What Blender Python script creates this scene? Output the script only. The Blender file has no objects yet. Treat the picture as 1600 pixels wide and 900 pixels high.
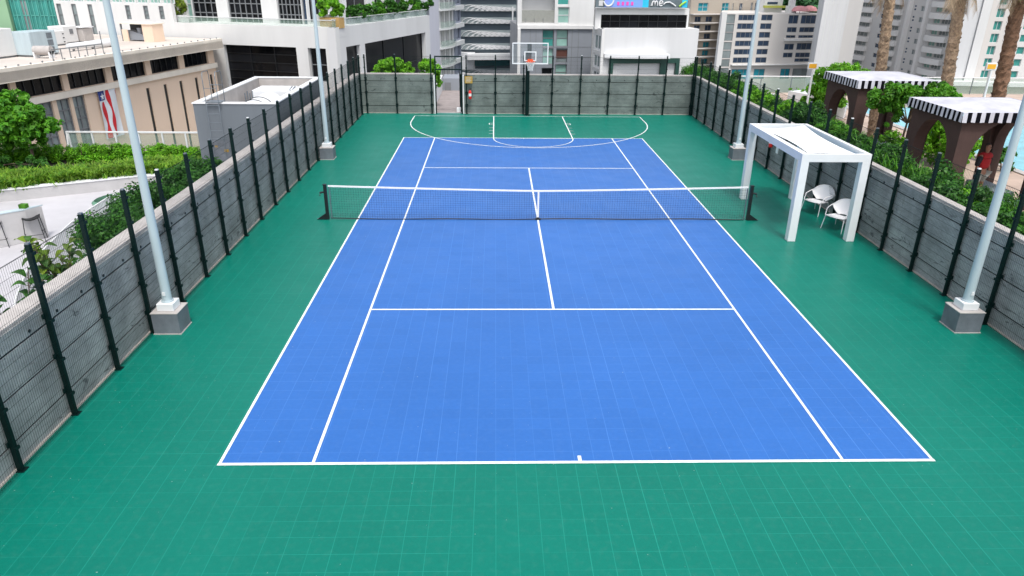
import bpy, math, random
import numpy as np
from mathutils import Vector, Matrix
random.seed(7)
sc = bpy.context.scene
col = sc.collection
R = math.radians

# ------------------------------------------------------------------ camera
CAM = Vector((-1.31102, -20.80889, 6.85502)); FPX = 1108.2756
RM = Matrix(((0.9997210774, -0.0216561698, 0.0094221880), (0.0000880560, 0.4023713935, 0.9154765174), (0.0236169338, 0.9152203407, -0.4022610700)))
cd = bpy.data.cameras.new("camera"); cam = bpy.data.objects.new("camera", cd); col.objects.link(cam)
cd.sensor_width = 36.0; cd.lens = FPX / 1600 * 36; cd.clip_start = .1; cd.clip_end = 6000
rot = Matrix((RM[0], RM[1], -RM[2])).transposed()
cam.matrix_world = Matrix.Translation(CAM) @ rot.to_4x4()
sc.camera = cam

# ------------------------------------------------------------------ world, sun, exposure
SUN_EL, SUN_AZ = R(62), R(168)          # azimuth from +Y towards +X
w = bpy.data.worlds.new("World"); sc.world = w; w.use_nodes = True
nt = w.node_tree; bg = nt.nodes['Background']
sky = nt.nodes.new('ShaderNodeTexSky'); sky.sky_type = 'NISHITA'; sky.sun_disc = False
sky.sun_elevation = SUN_EL; sky.sun_rotation = SUN_AZ; sky.dust_density = 3.0; sky.air_density = 1.0
hs = nt.nodes.new('ShaderNodeHueSaturation'); hs.inputs['Saturation'].default_value = .42
nt.links.new(sky.outputs[0], hs.inputs['Color']); nt.links.new(hs.outputs[0], bg.inputs[0])
bg.inputs[1].default_value = .15
sd = bpy.data.lights.new("sun", 'SUN'); sd.energy = 1.3; sd.angle = R(10); sd.color = (1, .97, .92)
so = bpy.data.objects.new("sun", sd); col.objects.link(so)
sdir = Vector((math.sin(SUN_AZ) * math.cos(SUN_EL), math.cos(SUN_AZ) * math.cos(SUN_EL), math.sin(SUN_EL)))
so.rotation_euler = sdir.to_track_quat('Z', 'Y').to_euler(); so.location = sdir * 60
sc.view_settings.view_transform = 'Standard'; sc.view_settings.look = 'None'
sc.view_settings.exposure = 0.76; sc.view_settings.gamma = 1
sc.render.resolution_x = 1024; sc.render.resolution_y = 576
sc.render.engine = 'CYCLES'

# ------------------------------------------------------------------ materials
def mat(name, c, rough=.6, var=.12, vs=3., metal=0., spec=.5, bump=0., bs=40., c2=None, streak=False, island=0., coat=0.):
    m = bpy.data.materials.new(name); m.use_nodes = True; t = m.node_tree; b = t.nodes['Principled BSDF']
    b.inputs['Roughness'].default_value = rough; b.inputs['Metallic'].default_value = metal
    b.inputs['Specular IOR Level'].default_value = spec; b.inputs['Coat Weight'].default_value = coat
    tc = t.nodes.new('ShaderNodeTexCoord'); mp = t.nodes.new('ShaderNodeMapping')
    if streak: mp.inputs['Scale'].default_value = (1, 1, .12)
    t.links.new(tc.outputs['Object'], mp.inputs[0])
    n = t.nodes.new('ShaderNodeTexNoise'); n.inputs['Scale'].default_value = vs; n.inputs['Detail'].default_value = 6
    n.inputs['Roughness'].default_value = .62
    t.links.new(mp.outputs[0], n.inputs['Vector'])
    mx = t.nodes.new('ShaderNodeMix'); mx.data_type = 'RGBA'
    mr = t.nodes.new('ShaderNodeMapRange'); mr.inputs[1].default_value = .3; mr.inputs[2].default_value = .7
    t.links.new(n.outputs['Fac'], mr.inputs[0]); t.links.new(mr.outputs[0], mx.inputs[0])
    c2 = c2 or tuple(x * (1 - var) for x in c); c1 = tuple(min(1, x * (1 + var * .5)) for x in c)
    mx.inputs[6].default_value = (*c2, 1); mx.inputs[7].default_value = (*c1, 1)
    out = mx.outputs[2]
    if island:
        g = t.nodes.new('ShaderNodeNewGeometry'); hv = t.nodes.new('ShaderNodeHueSaturation')
        m2 = t.nodes.new('ShaderNodeMapRange'); m2.inputs[3].default_value = 1 - island; m2.inputs[4].default_value = 1 + island
        t.links.new(g.outputs['Random Per Island'], m2.inputs[0]); t.links.new(m2.outputs[0], hv.inputs['Value'])
        t.links.new(out, hv.inputs['Color']); out = hv.outputs[0]
    t.links.new(out, b.inputs['Base Color'])
    if bump:
        n2 = t.nodes.new('ShaderNodeTexNoise'); n2.inputs['Scale'].default_value = bs; n2.inputs['Detail'].default_value = 4
        t.links.new(mp.outputs[0], n2.inputs['Vector'])
        bp = t.nodes.new('ShaderNodeBump'); bp.inputs['Strength'].default_value = bump; bp.inputs['Distance'].default_value = .02
        t.links.new(n2.outputs['Fac'], bp.inputs['Height']); t.links.new(bp.outputs[0], b.inputs['Normal'])
    return m

def tile_mat(name, c, line, rough, lamt):
    """sports tiles 0.305 m square with lighter joints"""
    m = bpy.data.materials.new(name); m.use_nodes = True; t = m.node_tree; b = t.nodes['Principled BSDF']; L = t.links.new
    def N(k, **kw):
        n = t.nodes.new('ShaderNode' + k)
        for a, v in kw.items(): setattr(n, a, v)
        return n
    def M(op, a, bb=None):
        n = N('Math', operation=op)
        for i, v in enumerate((a, bb)):
            if v is None: continue
            if isinstance(v, (int, float)): n.inputs[i].default_value = v
            else: L(v, n.inputs[i])
        return n.outputs[0]
    tc = N('TexCoord'); sp = N('SeparateXYZ'); L(tc.outputs['Object'], sp.inputs[0])
    def noise(scale, det=3, vec=None):
        n = N('TexNoise'); n.inputs['Scale'].default_value = scale; n.inputs['Detail'].default_value = det
        L(vec or tc.outputs['Object'], n.inputs['Vector']); return n.outputs['Fac']
    def ramp(v, a, b2, lo=0., hi=1.):
        n = N('MapRange'); n.inputs[1].default_value = a; n.inputs[2].default_value = b2; n.inputs[3].default_value = lo; n.inputs[4].default_value = hi
        L(v, n.inputs[0]); return n.outputs[0]
    def joint(axis, off, wdt, seed, lo):
        f = M('FRACT', M('ADD', M('DIVIDE', sp.outputs[axis], .305), off))
        d = M('MINIMUM', f, M('SUBTRACT', 1., f))
        on = M('LESS_THAN', d, wdt)
        mp = N('Mapping'); mp.inputs['Location'].default_value = (seed, seed * 2, 0); L(tc.outputs['Object'], mp.inputs[0])
        fade = ramp(noise(.35, 2, mp.outputs[0]), .35, .62, lo, 1.)
        idx = N('TexWhiteNoise', noise_dimensions='1D'); L(M('FLOOR', M('ADD', M('ADD', M('DIVIDE', sp.outputs[axis], .305), off), .5)), idx.inputs['W'])
        return M('MULTIPLY', M('MULTIPLY', on, fade), ramp(idx.outputs[0], 0, 1, .55, 1.))
    lx = joint(0, .27, .017, 3., .5); ly = joint(1, .11, .0145, 9., .12)
    ln = M('MULTIPLY', M('MAXIMUM', lx, M('MULTIPLY', ly, .8)), lamt)
    cell = N('TexWhiteNoise', noise_dimensions='2D'); cb = N('CombineXYZ')
    L(M('FLOOR', M('ADD', M('DIVIDE', sp.outputs[0], .305), .27)), cb.inputs[0]); L(M('FLOOR', M('ADD', M('DIVIDE', sp.outputs[1], .305), .11)), cb.inputs[1])
    L(cb.outputs[0], cell.inputs['Vector'])
    v = M('ADD', M('ADD', ramp(cell.outputs[0], 0, 1, -.028, .028), ramp(noise(.22, 4), .3, .7, -.06, .06)), ramp(noise(14, 3), .3, .7, -.03, .03))
    v = M('ADD', v, 1.)
    dust = M('MULTIPLY', ramp(noise(9., 10), .50, .80), .02); spk = M('GREATER_THAN', noise(23., 1), .80)
    hv = N('HueSaturation'); hv.inputs['Color'].default_value = (*c, 1); L(v, hv.inputs['Value'])
    mx = N('Mix', data_type='RGBA'); L(ln, mx.inputs[0]); L(hv.outputs[0], mx.inputs[6]); mx.inputs[7].default_value = (*line, 1)
    mx2 = N('Mix', data_type='RGBA'); L(M('MAXIMUM', M('MULTIPLY', spk, .5), dust), mx2.inputs[0]); L(mx.outputs[2], mx2.inputs[6]); mx2.inputs[7].default_value = (.5, .62, .55, 1)
    L(mx2.outputs[2], b.inputs['Base Color'])
    L(ramp(noise(1.1, 5), .3, .7, rough - .05, rough + .06), b.inputs['Roughness'])
    b.inputs['Specular IOR Level'].default_value = .26; b.inputs['Sheen Weight'].default_value = .8; b.inputs['Sheen Roughness'].default_value = .16; b.inputs['Sheen Tint'].default_value = (*[x / max(c) for x in c], 1)
    bp = N('Bump'); bp.inputs['Strength'].default_value = .12; bp.inputs['Distance'].default_value = .004
    L(M('SUBTRACT', noise(260, 1), M('MAXIMUM', lx, ly)), bp.inputs['Height']); L(bp.outputs[0], b.inputs['Normal'])
    return m

def leaf_mat(name, c, c2, trans=.35, var=.45):
    m = bpy.data.materials.new(name); m.use_nodes = True; t = m.node_tree; b = t.nodes['Principled BSDF']
    g = t.nodes.new('ShaderNodeNewGeometry'); mx = t.nodes.new('ShaderNodeMix'); mx.data_type = 'RGBA'
    mx.inputs[6].default_value = (*c, 1); mx.inputs[7].default_value = (*c2, 1)
    t.links.new(g.outputs['Random Per Island'], mx.inputs[0])
    tc = t.nodes.new('ShaderNodeTexCoord'); n = t.nodes.new('ShaderNodeTexNoise'); n.inputs['Scale'].default_value = 2.2
    t.links.new(tc.outputs['Object'], n.inputs['Vector'])
    mr = t.nodes.new('ShaderNodeMapRange'); mr.inputs[1].default_value = .3; mr.inputs[2].default_value = .7; mr.inputs[3].default_value = 1 - var; mr.inputs[4].default_value = 1 + var
    hv = t.nodes.new('ShaderNodeHueSaturation'); t.links.new(n.outputs['Fac'], mr.inputs[0]); t.links.new(mr.outputs[0], hv.inputs['Value'])
    t.links.new(mx.outputs[2], hv.inputs['Color']); t.links.new(hv.outputs[0], b.inputs['Base Color'])
    b.inputs['Roughness'].default_value = .5; b.inputs['Specular IOR Level'].default_value = .35
    tr = t.nodes.new('ShaderNodeBsdfTranslucent'); ms = t.nodes.new('ShaderNodeMixShader'); ms.inputs[0].default_value = trans
    t.links.new(hv.outputs[0], tr.inputs['Color']); t.links.new(b.outputs[0], ms.inputs[1]); t.links.new(tr.outputs[0], ms.inputs[2])
    t.links.new(ms.outputs[0], t.nodes['Material Output'].inputs['Surface'])
    return m

def glass_mat(name, c, alpha=.25, rough=.05):
    m = bpy.data.materials.new(name); m.use_nodes = True; t = m.node_tree; b = t.nodes['Principled BSDF']
    tc = t.nodes.new('ShaderNodeTexCoord'); n = t.nodes.new('ShaderNodeTexNoise'); n.inputs['Scale'].default_value = 1.3
    t.links.new(tc.outputs['Object'], n.inputs['Vector'])
    mr = t.nodes.new('ShaderNodeMapRange'); mr.inputs[3].default_value = alpha * .7; mr.inputs[4].default_value = min(1, alpha * 1.3)
    t.links.new(n.outputs['Fac'], mr.inputs[0]); t.links.new(mr.outputs[0], b.inputs['Alpha'])
    b.inputs['Base Color'].default_value = (*c, 1); b.inputs['Roughness'].default_value = rough
    return m

def wall_mat(name, c):
    """board marked concrete: horizontal board courses, stains, tie marks"""
    m = mat(name, c, .82, .38, 1.3, bump=.5, bs=55, streak=False)
    t = m.node_tree; b = t.nodes['Principled BSDF']; L = t.links.new
    src = b.inputs['Base Color'].links[0].from_socket
    tc = t.nodes['Texture Coordinate'] if 'Texture Coordinate' in t.nodes else t.nodes.new('ShaderNodeTexCoord')
    mp = t.nodes.new('ShaderNodeMapping'); mp.inputs['Scale'].default_value = (.8, .8, 5.); L(tc.outputs['Object'], mp.inputs[0])
    n = t.nodes.new('ShaderNodeTexNoise'); n.inputs['Scale'].default_value = 1.6; n.inputs['Detail'].default_value = 8; n.inputs['Roughness'].default_value = .75
    L(mp.outputs[0], n.inputs['Vector'])
    mr = t.nodes.new('ShaderNodeMapRange'); mr.inputs[1].default_value = .32; mr.inputs[2].default_value = .68; mr.inputs[3].default_value = .80; mr.inputs[4].default_value = 1.12
    hv = t.nodes.new('ShaderNodeHueSaturation'); L(n.outputs['Fac'], mr.inputs[0]); L(mr.outputs[0], hv.inputs['Value']); L(src, hv.inputs['Color'])
    # dark cracks / pour marks
    v = t.nodes.new('ShaderNodeTexNoise'); v.inputs['Scale'].default_value = 1.1; v.inputs['Detail'].default_value = 9; v.inputs['Roughness'].default_value = .7; v.inputs['Distortion'].default_value = 1.6
    m3 = t.nodes.new('ShaderNodeMapping'); m3.inputs['Scale'].default_value = (1, 1, 2.2); L(tc.outputs['Object'], m3.inputs[0]); L(m3.outputs[0], v.inputs['Vector'])
    r2 = t.nodes.new('ShaderNodeMapRange'); r2.inputs[1].default_value = .60; r2.inputs[2].default_value = .655; L(v.outputs['Fac'], r2.inputs[0])
    mx = t.nodes.new('ShaderNodeMix'); mx.data_type = 'RGBA'; L(r2.outputs[0], mx.inputs[0]); L(hv.outputs[0], mx.inputs[6]); mx.inputs[7].default_value = (c[0] * .3, c[1] * .3, c[2] * .32, 1)
    L(mx.outputs[2], b.inputs['Base Color'])
    return m

M = {}
M['green'] = tile_mat('sport tile green', (.0005, .156, .112), (.02, .31, .235), .38, .6)
M['blue'] = tile_mat('sport tile blue', (.028, .129, .415), (.10, .27, .65), .38, .5)
M['line'] = mat('court line paint', (.76, .80, .80), .55, .20, 9)
M['conc'] = wall_mat('board marked concrete', (.365, .38, .38))
M['concdark'] = wall_mat('darker wall concrete', (.20, .235, .222))  # end walls: same concrete on a darker base tone
M['cope'] = mat('coping stone', (.46, .43, .41), .8, .2, 2, bump=.3)
M['trim'] = mat('pale sealant trim', (.52, .47, .42), .7, .25, 4)
M['post'] = mat('dark green post paint', (.0015, .014, .013), .5, .3, 6, spec=.18)
M['wire'] = mat('fence wire', (.004, .014, .013), .6, .2, 6, spec=.15)
M['black'] = mat('black paint', (.008, .010, .012), .45, .3, 8)
M['white'] = mat('white powder coat', (.74, .75, .76), .4, .05, 2)
M['whitew'] = mat('white render wall', (.68, .68, .67), .75, .10, .4, streak=True)
M['whiteg'] = mat('pale grey render', (.62, .625, .63), .75, .10, .3, streak=True)
M['pole'] = mat('light blue grey pole paint', (.46, .55, .585), .45, .22, 1.6, streak=True)
M['boxg'] = mat('grey plinth paint', (.15, .165, .19), .6, .30, 2.5, bump=.2)
M['boxd'] = mat('grey tank room paint', (.135, .155, .175), .7, .12, .8, streak=True)
M['netm'] = mat('net cord', (.012, .02, .035), .8, .2, 8)
M['tape'] = mat('net tape', (.78, .77, .78), .8, .06, 8)
M['fabric'] = mat('white sail fabric', (.82, .82, .82), .85, .05, 3, bump=.2, bs=8)
M['chair'] = mat('white mesh chair', (.84, .82, .83), .55, .06, 3)
M['orange'] = mat('orange rim paint', (.75, .09, .02), .45, .1, 8)
M['red'] = mat('red extinguisher paint', (.62, .02, .015), .35, .1, 8)
M['yellow'] = mat('ochre sign', (.40, .25, .04), .6, .2, 12)
M['terrace'] = mat('white terrace paving', (.50, .49, .51), .6, .16, .5)
M['whitep'] = mat('off white planter render', (.47, .46, .46), .8, .14, .8)
M['deck'] = mat('tan pool deck', (.50, .38, .31), .7, .22, 1.2)
M['paving'] = mat('pinkish walkway', (.30, .26, .25), .8, .2, 2)
M['ground'] = mat('city ground', (.14, .14, .13), .9, .5, .03)
M['tan'] = mat('tan panel concrete', (.78, .60, .46), .8, .10, .25, streak=True)
M['cream'] = mat('cream concrete', (.80, .73, .63), .8, .18, .5, streak=True)
M['roofw'] = mat('bleached roof membrane', (.58, .52, .47), .8, .22, .15)
M['darkglass'] = mat('dark glazing', (.008, .009, .011), .12, .5, .25, spec=.2, island=.5)
M['tealglass'] = mat('teal glazing', (.05, .27, .24), .15, .4, .3, spec=.6, island=.35)
M['blueglass'] = mat('blue glazing', (.03, .055, .10), .15, .4, .3, spec=.6, island=.45)
M['brightteal'] = mat('bright teal glazing', (.02, .26, .33), .15, .4, .3, spec=.6, island=.35)
M['paleglass'] = mat('pale green curtained glazing', (.28, .48, .42), .2, .2, .4, spec=.6, island=.2)
M['greyglass'] = mat('grey glazing', (.22, .26, .265), .15, .3, .3, spec=.6, island=.25)
M['frame'] = mat('pale window frame', (.60, .62, .62), .5, .05)
M['dframe'] = mat('grey window frame', (.17, .18, .19), .5, .1)
M['bluegrey'] = mat('blue grey cladding', (.27, .30, .37), .6, .10, .3)
M['lav'] = mat('lavender grey render', (.52, .53, .60), .75, .08, .3, streak=True)
M['garage'] = mat('blue grey garage band', (.13, .17, .20), .5, .15, .2)
M['garagep'] = mat('pale perforated band', (.28, .33, .34), .6, .2, .6)
M['greyclad'] = mat('grey panel cladding', (.24, .26, .29), .6, .08, .3)
M['office'] = mat('office stone', (.62, .59, .56), .8, .08, .1, streak=True)
M['condo'] = mat('condo grey render', (.62, .605, .59), .8, .10, .1, streak=True)
M['condob'] = mat('condo pale balcony', (.76, .745, .73), .8, .08, .1)
M['beige'] = mat('beige render', (.42, .37, .31), .8, .10, .1, streak=True)
M['metal'] = mat('galvanised metal', (.20, .23, .26), .4, .2, 3, metal=.6)
M['pink'] = mat('faded pink canvas', (.55, .25, .26), .8, .15, 1)
M['brown'] = mat('brown stucco', (.062, .034, .029), .85, .2, 2, bump=.3)
M['awnw'] = mat('awning white canvas', (.54, .54, .60), .8, .30, .9)
M['awnk'] = mat('awning black canvas', (.004, .004, .007), .9, .2, 5, spec=.1)
M['poolw'] = mat('pool water', (.12, .50, .62), .06, .25, 1.5, bump=.6, bs=3, spec=.6)
M['soil'] = mat('planting soil', (.035, .03, .02), .95, .4, 5)
M['trunkp'] = mat('palm trunk bark', (.42, .29, .19), .9, .65, 11, bump=.8, bs=25)
M['trunkd'] = mat('palm trunk dark bark', (.20, .11, .065), .9, .5, 9, bump=.8, bs=25)
M['bark'] = mat('tree bark', (.14, .10, .07), .9, .4, 12, bump=.6)
M['dead'] = mat('dead palm frond', (.52, .38, .25), .85, .3, 5, island=.3)
M['leaf'] = leaf_mat('bright leaf', (.085, .28, .012), (.20, .48, .02))
M['leafd'] = leaf_mat('deep leaf', (.018, .09, .012), (.06, .20, .02))
M['leafm'] = leaf_mat('mid leaf', (.04, .18, .012), (.13, .36, .02))
M['leafy'] = leaf_mat('yellow green leaf', (.10, .20, .02), (.30, .38, .04))
M['grass'] = leaf_mat('ornamental grass blade', (.06, .21, .012), (.26, .42, .04))
M['hill'] = leaf_mat('far wood leaf', (.02, .07, .03), (.05, .16, .05), .1)
M['gpot'] = mat('green planter glaze', (.10, .23, .15), .35, .15, 3)
M['bpot'] = mat('grey blue planter', (.22, .26, .29), .5, .15, 3)
M['ochre'] = mat('ochre wicker', (.50, .32, .12), .8, .3, 20)
M['railglass'] = glass_mat('balustrade glass', (.35, .50, .42), .22)
M['clear'] = glass_mat('backboard glass', (.55, .62, .66), .08)
M['skin'] = mat('skin', (.30, .15, .10), .6, .05)
M['redcloth'] = mat('red shirt cloth', (.35, .01, .015), .85, .15, 10)
M['darkcloth'] = mat('dark sleeve cloth', (.012, .015, .02), .85, .15, 10)
M['greycloth'] = mat('grey shorts cloth', (.35, .36, .33), .85, .15, 10)
M['hair'] = mat('dark hair', (.02, .012, .01), .8, .2, 20)
M['amber'] = mat('amber sign panel', (.80, .40, .02), .5, .08, 5)
M['navy'] = mat('navy cloth', (.02, .04, .20), .85, .1, 3)
M['flagred'] = mat('red cloth', (.60, .02, .03), .85, .1, 3)
M['flagw'] = mat('white banner cloth', (.74, .77, .80), .85, .1, 1, bump=.2, bs=2)
M['bb1'] = mat('billboard violet', (.30, .20, .75), .5, .25, .2, c2=(.10, .45, .75))
M['bb2'] = mat('billboard slate', (.13, .17, .19), .5, .3, .4)
M['bbcy'] = mat('billboard cyan', (.02, .50, .75), .5, .1)
M['bbpk'] = mat('billboard pink', (.85, .08, .45), .5, .1)
M['bbgr'] = mat('billboard lime', (.35, .65, .05), .5, .1)

# ------------------------------------------------------------------ mesh building helpers
class MB:
    def __init__(s): s.v = []; s.f = []; s.m = []; s.sm = []
    def add(s, vs, fs, mi=0, smooth=False):
        o = len(s.v); s.v += [tuple(v) for v in vs]
        for f in fs: s.f.append(tuple(i + o for i in f)); s.m.append(mi); s.sm.append(smooth)
        return s
    def box(s, x0, x1, y0, y1, z0, z1, mi=0):
        x0, x1 = sorted((x0, x1)); y0, y1 = sorted((y0, y1)); z0, z1 = sorted((z0, z1))
        return s.add([(x, y, z) for z in (z0, z1) for y in (y0, y1) for x in (x0, x1)],
                     [(0, 2, 3, 1), (4, 5, 7, 6), (0, 1, 5, 4), (2, 6, 7, 3), (0, 4, 6, 2), (1, 3, 7, 5)], mi)
    def obox(s, P, d, n, u0, u1, z0, z1, o0, o1, mi=0):
        """box in a frame: along d (u), up (z, absolute), out along n (o)"""
        vs = []
        for z in (z0, z1):
            for o in (o0, o1):
                for u in (u0, u1): vs.append((P[0] + d[0] * u + n[0] * o, P[1] + d[1] * u + n[1] * o, z))
        fs = [(0, 2, 3, 1), (4, 5, 7, 6), (0, 1, 5, 4), (2, 6, 7, 3), (0, 4, 6, 2), (1, 3, 7, 5)]
        return s.add(vs, fs, mi)
    def tube(s, p0, p1, r0, r1=None, n=8, mi=0, caps=True, smooth=True):
        r1 = r0 if r1 is None else r1; p0 = Vector(p0); p1 = Vector(p1); a = (p1 - p0).normalized()
        x = a.orthogonal().normalized(); y = a.cross(x); vs = []
        for p, r in ((p0, r0), (p1, r1)):
            for k in range(n):
                t = 2 * math.pi * k / n; vs.append(p + x * (math.cos(t) * r) + y * (math.sin(t) * r))
        s.add(vs, [(k, (k + 1) % n, n + (k + 1) % n, n + k) for k in range(n)], mi, smooth)
        if caps: s.add(vs, [tuple(range(n - 1, -1, -1)), tuple(range(n, 2 * n))], mi)
        return s
    def path(s, pts, r, n=6, mi=0):
        """smooth tube along points; r number or list"""
        pts = [Vector(p) for p in pts]; rr = r if isinstance(r, (list, tuple)) else [r] * len(pts); vs = []; prev = None
        for i, p in enumerate(pts):
            a = (pts[min(i + 1, len(pts) - 1)] - pts[max(i - 1, 0)]).normalized()
            x = a.orthogonal().normalized() if prev is None else (prev - a * prev.dot(a)).normalized()
            prev = x; y = a.cross(x)
            for k in range(n):
                t = 2 * math.pi * k / n; vs.append(p + x * (math.cos(t) * rr[i]) + y * (math.sin(t) * rr[i]))
        fs = []
        for i in range(len(pts) - 1):
            for k in range(n): fs.append((i * n + k, i * n + (k + 1) % n, (i + 1) * n + (k + 1) % n, (i + 1) * n + k))
        s.add(vs, fs, mi, True); m = len(pts) - 1
        return s.add(vs, [tuple(range(n - 1, -1, -1)), tuple(range(m * n, m * n + n))], mi)
    def prism(s, poly, z0, z1, mi=0):
        n = len(poly); area = sum(poly[i][0] * poly[(i + 1) % n][1] - poly[(i + 1) % n][0] * poly[i][1] for i in range(n))
        if area < 0: poly = poly[::-1]
        vs = [(p[0], p[1], z0) for p in poly] + [(p[0], p[1], z1) for p in poly]
        return s.add(vs, [tuple(range(n - 1, -1, -1)), tuple(range(n, 2 * n))] + [(i, (i + 1) % n, n + (i + 1) % n, n + i) for i in range(n)], mi)
    def strip(s, pts, wdt, z0, z1, mi=0):
        """a wall or line along 2D points with a width"""
        n = len(pts); l = []; r = []
        for i in range(n):
            a = Vector(pts[max(i - 1, 0)][:2]); b = Vector(pts[min(i + 1, n - 1)][:2]); d = (b - a).normalized(); q = Vector((-d.y, d.x)) * wdt / 2
            p = Vector(pts[i][:2]); l.append(p + q); r.append(p - q)
        vs = []
        for i in range(n): vs += [(l[i].x, l[i].y, z0), (r[i].x, r[i].y, z0), (r[i].x, r[i].y, z1), (l[i].x, l[i].y, z1)]
        fs = [(3, 2, 1, 0), tuple(4 * (n - 1) + k for k in range(4))]
        for i in range(n - 1):
            a = 4 * i; b = a + 4
            for k in range(4): fs.append((a + k, a + (k + 1) % 4, b + (k + 1) % 4, b + k))
        return s.add(vs, fs, mi)
    def revolve(s, prof, c=(0, 0, 0), n=16, mi=0):
        vs = []
        for r, z in prof:
            for k in range(n):
                t = 2 * math.pi * k / n; vs.append((c[0] + r * math.cos(t), c[1] + r * math.sin(t), c[2] + z))
        fs = []
        for i in range(len(prof) - 1):
            for k in range(n): fs.append((i * n + k, i * n + (k + 1) % n, (i + 1) * n + (k + 1) % n, (i + 1) * n + k))
        s.add(vs, fs, mi, True)
        m = len(prof) - 1
        return s.add(vs, [tuple(range(n - 1, -1, -1)), tuple(range(m * n, m * n + n))], mi)
    def build(s, name, mats, parent=None, world=True, bevel=0.):
        me = bpy.data.meshes.new(name); vs = s.v
        if parent is not None and world:
            root = parent
            while root.parent: root = root.parent
            if root.type == 'EMPTY' or root.matrix_basis != Matrix():
                inv = root.matrix_basis.inverted(); vs = [tuple(inv @ Vector(v)) for v in vs]
        me.from_pydata(vs, [], s.f)
        if not isinstance(mats, (list, tuple)): mats = [mats]
        for m in mats: me.materials.append(M[m] if isinstance(m, str) else m)
        me.polygons.foreach_set('material_index', s.m); me.polygons.foreach_set('use_smooth', s.sm); me.update()
        o = bpy.data.objects.new(name, me); col.objects.link(o)
        if parent is not None: o.parent = parent
        if bevel:
            b = o.modifiers.new('bevel', 'BEVEL'); b.width = bevel; b.segments = 2; b.limit_method = 'ANGLE'; b.angle_limit = R(50)
        return o

def tag(o, label=None, cat=None, group=None, kind=None):
    if label: o['label'] = label
    if cat: o['category'] = cat
    if group: o['group'] = group
    if kind: o['kind'] = kind
    return o
def thing(name, label, cat, loc=(0, 0, 0), rz=0., group=None):
    o = bpy.data.objects.new(name, None); col.objects.link(o); o.empty_display_size = .3
    o.matrix_basis = Matrix.Translation(loc) @ Matrix.Rotation(rz, 4, 'Z')
    return tag(o, label, cat, group)
def kids(o): return [c for c in bpy.data.objects if c.parent == o]
def copy_tree(o, parent=None):
    c = o.copy(); col.objects.link(c); c.parent = parent
    for ch in kids(o): copy_tree(ch, c)
    return c

def mesh_np(name, V, F, material, parent, smooth=False):
    """fast mesh of quads / tris from numpy arrays in world space"""
    if parent is not None:
        root = parent
        while root.parent: root = root.parent
        inv = np.array(root.matrix_basis.inverted()); V = V @ inv[:3, :3].T + inv[:3, 3]
    me = bpy.data.meshes.new(name); k = F.shape[1]
    me.vertices.add(len(V)); me.vertices.foreach_set('co', V.astype(np.float32).ravel())
    me.loops.add(F.size); me.loops.foreach_set('vertex_index', F.astype(np.int32).ravel())
    me.polygons.add(len(F)); me.polygons.foreach_set('loop_start', np.arange(0, F.size, k, dtype=np.int32))
    me.materials.append(M[material]); me.update(calc_edges=True)
    o = bpy.data.objects.new(name, me); col.objects.link(o)
    if parent is not None: o.parent = parent
    return o

def foliage(name, parent, material, blobs, n, size, seed=1, clumps=26, spread=.30, flat=.35, aspect=.55):
    """leaf faces gathered in clumps over ellipsoid volumes"""
    g = np.random.default_rng(seed); B = np.array(blobs, float); vol = B[:, 3] * B[:, 4] * B[:, 5]; pr = vol ** .7; pr /= pr.sum()
    cl = []
    for b, k in zip(B, np.maximum(3, (pr * clumps * len(B))).astype(int)):
        d = g.normal(size=(k, 3)); d /= np.linalg.norm(d, axis=1)[:, None]
        rr = g.uniform(.35, 1.0, size=(k, 1)) ** .5
        p = b[:3] + d * rr * b[3:6]; r = np.minimum.reduce(b[3:6]) * spread * g.uniform(.6, 1.5, size=k)
        cl.append(np.c_[p, r])
    cl = np.vstack(cl); wt = cl[:, 3] ** 2; wt /= wt.sum()
    idx = g.choice(len(cl), size=n, p=wt)
    d = g.normal(size=(n, 3)); d /= np.linalg.norm(d, axis=1)[:, None]
    pos = cl[idx, :3] + d * (cl[idx, 3] * g.uniform(.3, 1.15, size=n) ** .6)[:, None]
    nrm = d + g.normal(size=(n, 3)) * .6 + np.array([0, 0, flat]) * 2; nrm /= np.linalg.norm(nrm, axis=1)[:, None]
    t = np.cross(nrm, g.normal(size=(n, 3))); t /= np.linalg.norm(t, axis=1)[:, None]; b2 = np.cross(nrm, t)
    s = size * g.uniform(.6, 1.35, size=(n, 1))
    V = np.stack([pos - t * s, pos + b2 * s * aspect + nrm * s * .15, pos + t * s - nrm * s * .2, pos - b2 * s * aspect + nrm * s * .15], 1).reshape(-1, 3)
    return mesh_np(name, V, np.arange(4 * n).reshape(n, 4), material, parent)

def blades(name, parent, material, pts, n, h, seed=1, lean=.5, wd=.02):
    g = np.random.default_rng(seed); P = np.array(pts, float); c = P[g.integers(0, len(P), n)]
    base = c[:, :3] + np.c_[g.normal(size=(n, 2)) * c[:, 3:4], np.zeros(n)]
    a = g.uniform(0, 2 * np.pi, n); hh = h * g.uniform(.5, 1.2, n); ln = lean * hh * g.uniform(.1, 1.2, n)
    d = np.c_[np.cos(a), np.sin(a), np.zeros(n)]; sd = np.c_[-np.sin(a), np.cos(a), np.zeros(n)] * wd
    mid = base + d * ln[:, None] * .35 + np.c_[np.zeros((n, 2)), hh * .65]; tip = base + d * ln[:, None] + np.c_[np.zeros((n, 2)), hh * .95]
    V = np.stack([base - sd, base + sd, mid + sd, mid - sd, mid - sd, mid + sd, tip + sd * .15, tip - sd * .15], 1).reshape(-1, 3)
    F = np.arange(8 * n).reshape(n * 2, 4)
    return mesh_np(name, V, F, material, parent)

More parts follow.
